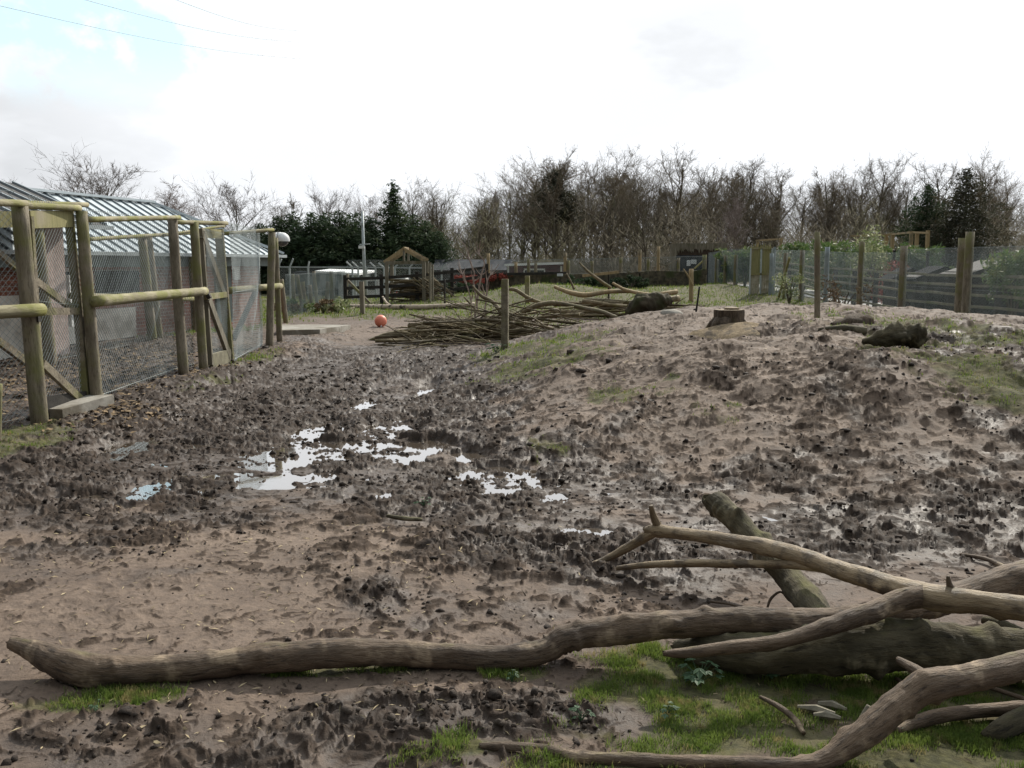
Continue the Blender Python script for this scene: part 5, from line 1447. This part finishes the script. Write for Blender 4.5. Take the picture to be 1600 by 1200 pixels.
def leaf_mesh(name, centres, rads, n, size, mat, flat=.35, aspect=.55):
    c = np.asarray(centres); rd_ = np.asarray(rads)
    w = rd_[:, 0] * rd_[:, 1] * rd_[:, 2]; w = w ** .67; w = w / w.sum()
    idx = rng.choice(len(c), n, p=w)
    d = rng.normal(size=(n, 3)); d /= np.linalg.norm(d, axis=1, keepdims=True)
    rr = rng.uniform(.55, 1.05, (n, 1))
    P = c[idx] + d * rr * rd_[idx]
    a = rng.normal(size=(n, 3)) ; a[:, 2] -= .3; a /= np.linalg.norm(a, axis=1, keepdims=True)
    b = np.cross(a, rng.normal(size=(n, 3))); b /= np.linalg.norm(b, axis=1, keepdims=True)
    s = size * rng.uniform(.5, 1.4, (n, 1))
    V = np.stack([P - a * s, P + b * s * aspect * .5, P + a * s, P - b * s * aspect * .5], 1).reshape(-1, 3)
    Q = np.arange(n * 4).reshape(-1, 4)
    me = bpy.data.meshes.new(name)
    me.vertices.add(len(V)); me.vertices.foreach_set('co', V.astype(np.float32).ravel())
    me.loops.add(n * 4); me.loops.foreach_set('vertex_index', Q.ravel().astype(np.int32))
    me.polygons.add(n); me.polygons.foreach_set('loop_start', (np.arange(n) * 4).astype(np.int32))
    me.update(calc_edges=True); me.validate(); me.materials.append(mat)
    return me

def conifer_mesh(seed, H=7.0, W=1.6, mat='conif', n=9000, spruce=False, bare=.05):
    rd = random.Random(seed); C = []; Rr = []
    k = 70
    for i in range(k):
        f = bare + (1 - bare) * (i / k) ** .9
        prof_ = (1 - f) ** (.9 if spruce else .55) if spruce else (min(1, (1 - f) * 2.2) ** .7)
        rmax = W * max(prof_, .06)
        for j in range(4 if f < .8 else 2):
            an = rd.uniform(0, 6.28); rr = rmax * rd.uniform(.55, 1.0)
            C.append((math.cos(an) * rr, math.sin(an) * rr, f * H - (.25 * rr if spruce else -.1))); s_ = rd.uniform(.22, .48) * (1 if not spruce else .9) * (1.0 - .45 * f)
            Rr.append((s_ * 1.2, s_ * 1.2, s_ * (.55 if spruce else 1.1)))
        C.append((0, 0, f * H)); Rr.append((rmax * .5 + .03, rmax * .5 + .03, .4))
    me = leaf_mesh('crown', C, Rr, n, .13, M[mat])
    tm = MB(); tm.tube([(0, 0, -.2), (0, 0, H * .5), (0, 0, H * .97)], [.16, .10, .02], 7)
    t = bpy.data.meshes.new('trunk'); t.from_pydata(tm.v, [], tm.f); t.materials.append(M['trunk']); t.update()
    return [t, me]
for k in range(3): TREE_MESH['con%d' % k] = (conifer_mesh(500 + k, 7.0, 1.9), 7.0)
TREE_MESH['spruce'] = (conifer_mesh(520, 9.0, 2.6, n=12000, spruce=True), 9.0)
TREE_MESH['bigcon'] = (conifer_mesh(530, 9.0, 2.8, mat='pine', n=14000), 9.0)
TREE_MESH['pine'] = (conifer_mesh(540, 9.0, 2.0, mat='pine', n=6000, bare=.55), 9.0)
place_tree('spruce', 614, 281, 60, 'tall dark spruce with a pointed tip towering over the hedge', name='spruce_tree', wide=1.5)
glab = 'dark evergreen in the conifer screen left of the spruce'
for px, py in ((405, 350), (432, 338), (458, 334), (485, 332), (508, 336), (530, 330), (556, 333), (578, 340), (380, 362), (350, 366)):
    place_tree(random.choice(['con0', 'con1', 'con2']), px, py, random.uniform(57, 61), glab, 'conifers in the dark screen', name='conifer_tree', wide=1.75)
for px, py in ((645, 335), (665, 345), (684, 362)):
    place_tree(random.choice(['con0', 'con1', 'con2']), px, py, random.uniform(60, 63), 'dark evergreen at the right end of the screen beyond the spruce', 'conifers right of the spruce', name='conifer_tree', wide=1.6)
place_tree('bigcon', 1512, 262, 62, 'massive dark conifer rising at the right above the double posts', name='conifer_tree', wide=1.35)
place_tree('con1', 1450, 288, 64, 'smaller dark conifer just left of the massive one', name='conifer_tree', wide=1.2)
place_tree('pine', 868, 264, 73, 'dark-crowned pine in the middle of the wood', name='pine_tree', wide=1.5)
place_tree('bigcon', 1032, 290, 78, 'dark ivy-green conifer in the wood above the notices', name='conifer_tree', wide=.5)

# understorey: brown twig mass
def twig_mass(name, n, xr, yr, hr, rad, mat, label, cat, seed):
    r_ = np.random.default_rng(seed)
    x = r_.uniform(*xr, n); y = r_.uniform(*yr, n)
    keep = np.abs(x / y) < .75; x, y = x[keep], y[keep]; n = len(x)
    z = hs(x, y)
    top = hr[0] + (hr[1] - hr[0]) * np.clip(.45 + 1.1 * pn(x * .22, y * .22, 33), 0, 1)
    z = z + r_.uniform(0, 1, n) ** 1.25 * top
    ln = r_.uniform(.3, 1.3, n)
    dx = r_.normal(0, .55, n) * ln; dy = r_.normal(0, .55, n) * ln
    a = np.stack([x, y, z], 1); b = np.stack([x + dx, y + dy, z + ln * r_.uniform(.1, .85, n)], 1)
    w = rad * r_.uniform(.6, 1.6, n)
    off1 = np.stack([w, np.zeros(n), np.zeros(n)], 1); off2 = np.stack([-w * .5, w * .87, np.zeros(n)], 1); off3 = np.stack([-w * .5, -w * .87, np.zeros(n)], 1)
    V = np.stack([a + off1, a + off2, a + off3, b], 1).reshape(-1, 3)
    i = np.arange(n) * 4
    T = np.concatenate([np.stack([i, i + 1, i + 3], 1), np.stack([i + 1, i + 2, i + 3], 1), np.stack([i + 2, i, i + 3], 1)])
    o = np_obj(name, V, None, M[mat], T)
    tag(o, label, cat, kind='stuff'); return o
twig_mass('woodland_undergrowth', 210000, (-10, 64), (61, 92), (1.2, 5.4), .0125, 'understorey', 'brown twiggy undergrowth filling the wood behind the rear fence', 'undergrowth', 91)

# shrubs, hedges
def shrub(name, label, px, py_top, d, wx, wy, n, size, mat, stems='trunk', zb=0.0, k=26, seed=1, group=None, cat='shrub', hfrac=1.0):
    rd = random.Random(seed)
    t = at(px, py_top, d); z0 = gz(t.x, d); H = (t.z - z0)
    r = empty(name, (t.x, d, z0), label, cat, group)
    C = []; Rr = []
    for i in range(k):
        an = rd.uniform(0, 6.28); f = rd.random() ** .5
        C.append((t.x + math.cos(an) * f * wx, d + math.sin(an) * f * wy, z0 + zb + (H - zb) * rd.uniform(.15, .95) * (1 - .25 * f))); s_ = rd.uniform(.16, .34) * min(1, H / 1.6)
        Rr.append((s_ * 1.3, s_ * 1.3, s_))
    C = np.array(C) - np.array((t.x, d, z0))
    me = leaf_mesh('crown', C, Rr, n, size, M[mat])
    o = bpy.data.objects.new('crown', me); COL.objects.link(o); o.parent = r
    m_ = MB()
    for i in range(5):
        an = rd.uniform(0, 6.28); e = Vector((t.x + math.cos(an) * wx * .6, d + math.sin(an) * wy * .6, z0 + H * rd.uniform(.5, .8)))
        m_.tube([(t.x, d, z0 - .05), Vector((t.x, d, z0)).lerp(e, .5) + Vector((0, 0, .1)), e], [.03, .02, .01], 5)
    m_.obj('trunk', M[stems], r)
    return r
for i, (px, py, d) in enumerate([(1150, 380, 47), (1165, 377, 46), (1232, 368, 44), (1258, 372, 43), (1284, 369, 41), (1318, 371, 40), (1346, 367, 39), (1378, 372, 38), (1405, 369, 37.5), (1432, 367, 37), (1455, 373, 37)]):
    shrub('laurel_shrub', 'glossy green laurel in the hedge above the right boundary fence', px, py, d, .8, .8, 2400, .10, 'laurel', seed=i, group='laurels in the right hedge', k=30)
shrub('variegated_shrub', 'tall loose cream-variegated shrub rising over the right mesh', 1362, 346, 33, .45, .45, 1500, .07, 'varieg', seed=31, zb=.6)
shrub('red_leaf_shrub', 'reddish-brown leafy shrub behind the right mesh near the variegated one', 1392, 396, 33, .35, .35, 1200, .06, 'redbush', seed=32)
shrub('thorn_bush', 'loose dry bush against the right fence by the lone post', 1318, 420, 27, .7, .5, 700, .05, 'litter', seed=33, k=16)
shrub('thorn_bush', 'dry low bush hanging on the right mesh beside the gate', 1235, 420, 33, .5, .5, 700, .05, 'varieg', seed=34, k=16)
shrub('bushy_conifer', 'feathery evergreen bush overhanging the fence at the right edge', 1590, 375, 22.5, .55, .5, 2500, .07, 'laurel', seed=35, zb=.6, cat='shrub')
shrub('red_stem_shrub', 'red-stemmed shrub behind the sapling on the left of the row', 735, 432, 46, .9, .5, 1500, .07, 'redbush', seed=36, zb=.5)
shrub('red_stem_shrub', 'red-stemmed shrub nearer the maroon shed', 775, 428, 47, .8, .5, 1500, .07, 'redbush', seed=37, zb=.5)
shrub('red_stem_shrub', 'russet shrub by the rear fence in front of the thick-trunked tree', 1025, 412, 52.5, .8, .5, 1300, .07, 'litter', seed=38)
for i, (px, lb) in enumerate([(690, 'dark clipped hedge bush nearest the shelter along the rear rail fence'), (722, 'dark clipped hedge bush behind the sapling stems'), (905, 'dark ivy bush on the stone wall behind the rear log pile'), (985, 'dark ivy bush at the right end of the stone wall')]):
    shrub('evergreen_bush', lb, px, 438 if px < 800 else 430, 45, .9, .5, 2000, .08, 'conif', seed=40 + i)
for i, (px, py) in enumerate([(446, 470), (470, 465), (505, 464), (527, 462)]):
    shrub('bramble', 'low straggly bramble along the leaning stakes at the rear left', px, py, 31.5, .5, .4, 600, .06, ['litter', 'laurel', 'litter', 'varieg'][i], seed=50 + i, group='brambles along the stake fence', k=12)

# ------------------------------------------------------------------ grass, weeds, clods, litter
def blades(n_try, xr, yr, hrange, wid, thr, seed, polar=None):
    r_ = np.random.default_rng(seed)
    if polar:
        y = np.exp(r_.uniform(math.log(polar[0]), math.log(polar[1]), n_try)); x = y * r_.uniform(polar[2], polar[3], n_try)
    else:
        x = r_.uniform(*xr, n_try); y = r_.uniform(*yr, n_try)
    _, _, gr = fields(x, y)
    clump = .42 + 1.15 * pn(x * 6, y * 6, 12) + .4 * pn(x * 17, y * 17, 13)
    keep = (gr * clump) > r_.uniform(thr, 1.0, n_try) * .8
    x, y = x[keep], y[keep]; n = len(x)
    z = Hfull(x, y) - .004
    dist = np.hypot(x, y)
    h = r_.uniform(*hrange, n) * (.6 + .6 * np.abs(pn(x * 3, y * 3, 14))) * np.clip(dist / 9, 1, 2.2)
    w = wid * r_.uniform(.7, 1.3, n) * np.clip(dist / 4, 1, 7)
    an = r_.uniform(0, 2 * math.pi, n); ln = np.abs(r_.normal(0, .55, n)) * h
    dx, dy = np.cos(an) * ln, np.sin(an) * ln
    a2 = r_.uniform(0, math.pi, n); sx, sy = np.cos(a2) * w, np.sin(a2) * w
    B = np.stack([x, y, z], 1); S = np.stack([sx, sy, 0 * sx], 1)
    Mid = B + np.stack([dx * .35, dy * .35, h * .6], 1); T_ = B + np.stack([dx, dy, h * .95 - ln * .25], 1)
    V = np.stack([B - S, B + S, Mid + S * .7, Mid - S * .7, T_], 1).reshape(-1, 3)
    i = np.arange(n) * 5
    return V, np.stack([i, i + 1, i + 2, i + 3], 1), np.stack([i + 3, i + 2, i + 4], 1)
Vs, Qs, Ts = [], [], []; o_ = 0
for args in [(620000, (-2.4, 2.6), (2.85, 4.4), (.016, .052), .0013, .05, 61, None), (220000, None, None, (.02, .05), .0016, .08, 62, (4.2, 16, -.6, .62)), (220000, None, None, (.03, .075), .0018, .10, 63, (14, 52, -.56, .60))]:
    V, Q, T = blades(*args); Vs.append(V); Qs.append(Q + o_); Ts.append(T + o_); o_ += len(V)
tag(np_obj('grass', np.vstack(Vs), np.vstack(Qs), M['grass'], np.vstack(Ts)), 'short patchy grass on the mud, mound and rear lawn', 'grass', kind='stuff')

def weed(px, py, size, label, n=14, seed=0, mat='weed'):
    rd = random.Random(seed); p = g(px, py)
    p.z = float(Hfull(np.array([p.x]), np.array([p.y]))[0])
    m_ = MB(); st_ = MB()
    r = empty('weed', p, label, 'weed')
    for i in range(n):
        an = rd.uniform(0, 6.28); f = rd.uniform(.35, 1.0); h = size * rd.uniform(.35, 1.0)
        e = p + Vector((math.cos(an) * size * f * .8, math.sin(an) * size * f * .8, h))
        st_.tube([p, p.lerp(e, .5) + Vector((0, 0, size * .15)), e], [.002, .0016, .001], 4)
        l_ = size * rd.uniform(.35, .6); d = Vector((math.cos(an), math.sin(an), rd.uniform(-.4, .3))).normalized(); s_ = d.cross(Vector((0, 0, 1))).normalized()
        for k in (-1, 0, 1):
            dd = (d + s_ * k * .9).normalized(); ss = dd.cross(Vector((0, 0, 1))).normalized(); L2 = l_ * (1 if k == 0 else .75)
            m_.add([e, e + dd * L2 * .3 + ss * L2 * .22, e + dd * L2 * .65 + ss * L2 * .24 + Vector((0, 0, -.05 * L2)), e + dd * L2 + Vector((0, 0, -.2 * L2)), e + dd * L2 * .65 - ss * L2 * .24 + Vector((0, 0, -.05 * L2)), e + dd * L2 * .3 - ss * L2 * .22], [(0, 1, 2, 3), (0, 3, 4, 5)])
    m_.obj('foliage', M[mat], r); st_.obj('stem', M[mat], r)
weed(1092, 1072, .085, 'leafy blue-green weed in front of the mossy trunk tip', 16, 1)
weed(1200, 1062, .07, 'dark lobed weed in the shade of the mossy trunk', 10, 2)
weed(1040, 1122, .045, 'small rosette weed in the grass below the leafy weed', 9, 3)
weed(908, 1130, .045, 'small pale weed on bare mud left of the grass', 8, 4)
weed(212, 1072, .04, 'small seedling under the left part of the long log', 6, 5)
weed(152, 1112, .035, 'tiny seedling in the grass tuft at bottom left', 6, 6)
weed(800, 1068, .04, 'small weed just below the long log at its lowest bend', 7, 7)
weed(775, 552, .16, 'green leafy clump at the foot of the mound by the square post', 14, 8)
weed(662, 795, .06, 'small dark weed among the churned mud beside the puddles', 9, 9)

# mud clods: ragged lumps thrown up in the churned zone
def clods():
    r_ = np.random.default_rng(71); n_try = 45000
    y = np.exp(r_.uniform(math.log(2.9), math.log(17), n_try)); x = y * r_.uniform(-.6, .62, n_try)
    churn, pale, gr = fields(x, y)
    cl = np.clip(.45 + 1.0 * pn(x * 2.6, y * 2.2, 72), 0, 1)
    keep = (churn ** 1.7 * cl * (1 - gr) + .004) > r_.uniform(0, 1, n_try)
    x, y = x[keep], y[keep]; n = len(x)
    z = Hfull(x, y)
    s = np.minimum(r_.lognormal(math.log(.0075), .5, n), .026) * np.clip(y / 7, .75, 1.6)
    # ico-like 12 vertex lumps
    ph = (1 + 5 ** .5) / 2
    iv = np.array([(-1, ph, 0), (1, ph, 0), (-1, -ph, 0), (1, -ph, 0), (0, -1, ph), (0, 1, ph), (0, -1, -ph), (0, 1, -ph), (ph, 0, -1), (ph, 0, 1), (-ph, 0, -1), (-ph, 0, 1)]) / 1.9
    it = np.array([(0, 11, 5), (0, 5, 1), (0, 1, 7), (0, 7, 10), (0, 10, 11), (1, 5, 9), (5, 11, 4), (11, 10, 2), (10, 7, 6), (7, 1, 8), (3, 9, 4), (3, 4, 2), (3, 2, 6), (3, 6, 8), (3, 8, 9), (4, 9, 5), (2, 4, 11), (6, 2, 10), (8, 6, 7), (9, 8, 1)])
    an = r_.uniform(0, 6.28, n); ca, sa = np.cos(an), np.sin(an)
    sc = np.stack([s * r_.uniform(.8, 1.9, n), s * r_.uniform(.7, 1.3, n), s * r_.uniform(.55, 1.25, n)], 1)
    P = iv[None] * (1 + r_.normal(0, .22, (n, 12, 1))) * sc[:, None, :]
    X = P[..., 0] * ca[:, None] - P[..., 1] * sa[:, None]; Y = P[..., 0] * sa[:, None] + P[..., 1] * ca[:, None]
    V = np.stack([X + x[:, None], Y + y[:, None], P[..., 2] + (z + s * .08)[:, None]], -1).reshape(-1, 3)
    T = (it[None] + (np.arange(n) * 12)[:, None, None]).reshape(-1, 3)
    tag(np_obj('mud_clods', V, None, M['clod'], T, smooth=True), 'ragged clods of wet mud thrown up by hooves', 'mud', kind='stuff')
clods()

def litter(name, n_try, polar, zones, size, mat, label, seed, density=1.0, thin=.18):
    r_ = np.random.default_rng(seed)
    y = np.exp(r_.uniform(math.log(polar[0]), math.log(polar[1]), n_try)); x = y * r_.uniform(polar[2], polar[3], n_try)
    m = blobs(zones, x, y, 1.2) * density
    keep = m > r_.uniform(0, 1, n_try); x, y = x[keep], y[keep]; n = len(x)
    z = Hfull(x, y) + .004
    L_ = size * r_.uniform(.4, 1.3, n); W_ = L_ * thin * r_.uniform(.5, 1.4, n); an = r_.uniform(0, 6.28, n)
    a = np.stack([np.cos(an) * L_, np.sin(an) * L_, r_.normal(0, .25, n) * L_], 1); b = np.stack([-np.sin(an) * W_, np.cos(an) * W_, r_.normal(0, .3, n) * W_], 1)
    P = np.stack([x, y, z], 1)
    V = np.stack([P - a, P - b + [0, 0, .002], P + a, P + b + [0, 0, .002]], 1).reshape(-1, 3)
    tag(np_obj(name, V, np.arange(n * 4).reshape(-1, 4), M[mat]), label, 'litter', kind='stuff')
litter('straw_litter', 9000, (3.0, 8, -.55, .3), PALE[:8] + blob_list([(100, 900, 1.5, .8, .8)]), .018, 'straw', 'scattered bits of straw and twig on the pale trampled mud', 81, .22)
litter('twig_litter', 26000, (2.9, 16, -.56, .58), [(0, 8, 9, 12, 1)], .020, 'stump', 'dark broken bits of twig and bark scattered over the mud', 85, .16, .16)
litter('leaf_litter', 30000, (8, 24, -.62, -.12), blob_list([(220, 590, .45, 2.0, 1), (330, 570, .35, 2.5, .9), (170, 640, .5, .8, .9)]) + [(-6.0, 14, 1.2, 4.5, .9)], .045, 'litter', 'dead leaves and bark chips along the foot of the left pen fence', 82, .9, .4)
litter('chip_litter', 9000, (10, 30, -.5, .6), blob_list([(1150, 525, 1.6, 1.8, .8), (1060, 545, 2, 2, .5), (460, 548, .6, 1.5, 1)]), .03, 'straw', 'pale wood chips scattered over the mound near the stump', 83, .35, .4)

# ------------------------------------------------------------------ light, sky, camera
SAZ, SEL = R(27), R(37)
S = Vector((math.sin(SAZ) * math.cos(SEL), math.cos(SAZ) * math.cos(SEL), math.sin(SEL)))
ld = bpy.data.lights.new('sun', 'SUN'); ld.energy = 5.0; ld.angle = R(.6); ld.color = (1.0, .94, .83)
lo = bpy.data.objects.new('sun', ld); COL.objects.link(lo); lo.rotation_euler = (-S).to_track_quat('-Z', 'Y').to_euler(); lo.location = S * 50

w = bpy.data.worlds.new('World'); scene.world = w; w.use_nodes = True
nt = w.node_tree; L = nt.links.new
bgn = nt.nodes['Background']
sky = N(nt, 'ShaderNodeTexSky'); sky.sky_type = 'NISHITA'; sky.sun_disc = False; sky.sun_elevation = SEL; sky.sun_rotation = SAZ
tc = N(nt, 'ShaderNodeTexCoord'); nv = N(nt, 'ShaderNodeVectorMath', operation='NORMALIZE'); L(tc.outputs['Generated'], nv.inputs[0])
def vdot(v):
    n = N(nt, 'ShaderNodeVectorMath', operation='DOT_PRODUCT'); L(nv.outputs[0], n.inputs[0]); n.inputs[1].default_value = v; return n.outputs['Value']
def wnoise(scale, detail, sz=1.0, off=0.0):
    mp = N(nt, 'ShaderNodeMapping'); mp.inputs['Scale'].default_value = (1, 1, sz); mp.inputs['Location'].default_value = (off, off * .7, off * .3); L(nv.outputs[0], mp.inputs['Vector'])
    n = N(nt, 'ShaderNodeTexNoise', Scale=scale, Detail=detail, Roughness=.55); L(mp.outputs[0], n.inputs['Vector']); return n.outputs['Fac']
front = ramp(nt, vdot(tuple(S)), .25, .66)
cl1 = wnoise(3.2, 5, 2.2, 3.1)
cb = mth(nt, 'ADD', mth(nt, 'MULTIPLY', front, mth(nt, 'ADD', .78, mth(nt, 'MULTIPLY', ramp(nt, vdot((0, 0, 1)), .22, .40), .5))), mth(nt, 'ADD', .26, mth(nt, 'MULTIPLY', cl1, .10)))
gd = Vector(ray(110, 70)).normalized()
gap = ramp(nt, mth(nt, 'ADD', vdot(tuple(gd)), mth(nt, 'MULTIPLY', mth(nt, 'SUBTRACT', wnoise(11, 6, 1.2, 1.0), .5), .10)), .9965, 1.006)
gd2 = Vector(ray(330, 110)).normalized()
gap2 = mth(nt, 'MULTIPLY', ramp(nt, mth(nt, 'ADD', vdot(tuple(gd2)), mth(nt, 'MULTIPLY', mth(nt, 'SUBTRACT', wnoise(7, 5, 1.2, 5.0), .5), .05)), .994, 1.006), .35)
back = mth(nt, 'MULTIPLY', ramp(nt, wnoise(2.1, 5, 1.6, 9.0), .47, .62), ramp(nt, vdot((0, 0, 1)), .33, .55))
gapall = mth(nt, 'MAXIMUM', mth(nt, 'MULTIPLY', mth(nt, 'MAXIMUM', gap, gap2), ramp(nt, vdot((0, 0, 1)), .13, .20)), mth(nt, 'MULTIPLY', back, .75))
def grey(px, py, a, b, s):
    d_ = Vector(ray(px, py)).normalized()
    return mth(nt, 'MULTIPLY', ramp(nt, mth(nt, 'ADD', vdot(tuple(d_)), mth(nt, 'MULTIPLY', mth(nt, 'SUBTRACT', wnoise(9, 4, 2.5, px * .01), .5), .015)), a, b), s)
gy = mth(nt, 'ADD', mth(nt, 'ADD', grey(135, 205, .9955, .9995, .20), grey(1110, 10, .9965, .9998, .16)), mth(nt, 'ADD', grey(430, 300, .993, .9996, .13), grey(1030, 125, .9965, .9995, .13)))
cb = mth(nt, 'SUBTRACT', cb, mth(nt, 'MULTIPLY', gy, .6))
vm = N(nt, 'ShaderNodeVectorMath', operation='SCALE'); vm.inputs[0].default_value = (.985, 1.01, 1.045); L(cb, vm.inputs['Scale'])
sk = N(nt, 'ShaderNodeVectorMath', operation='SCALE'); L(sky.outputs[0], sk.inputs[0]); sk.inputs['Scale'].default_value = .05
sk2 = N(nt, 'ShaderNodeVectorMath', operation='ADD'); L(sk.outputs[0], sk2.inputs[0]); sk2.inputs[1].default_value = (.62, .86, .92)
L(mixc(nt, gapall, vm.outputs[0], sk2.outputs[0]), bgn.inputs['Color'])
bgn.inputs['Strength'].default_value = 1.0

cd = bpy.data.cameras.new('camera'); cam = bpy.data.objects.new('camera', cd); COL.objects.link(cam)
cam.location = (0, 0, CAMZ); cam.rotation_euler = (math.pi / 2 - TH, 0, 0)
cd.sensor_fit = 'HORIZONTAL'; cd.sensor_width = 36; cd.lens = 36 * F / 1600.0; cd.clip_end = 2000; cd.clip_start = .05
scene.camera = cam
scene.view_settings.view_transform = 'Standard'; scene.view_settings.look = 'None'; scene.view_settings.exposure = 0
scene.render.resolution_x = 1024; scene.render.resolution_y = 768
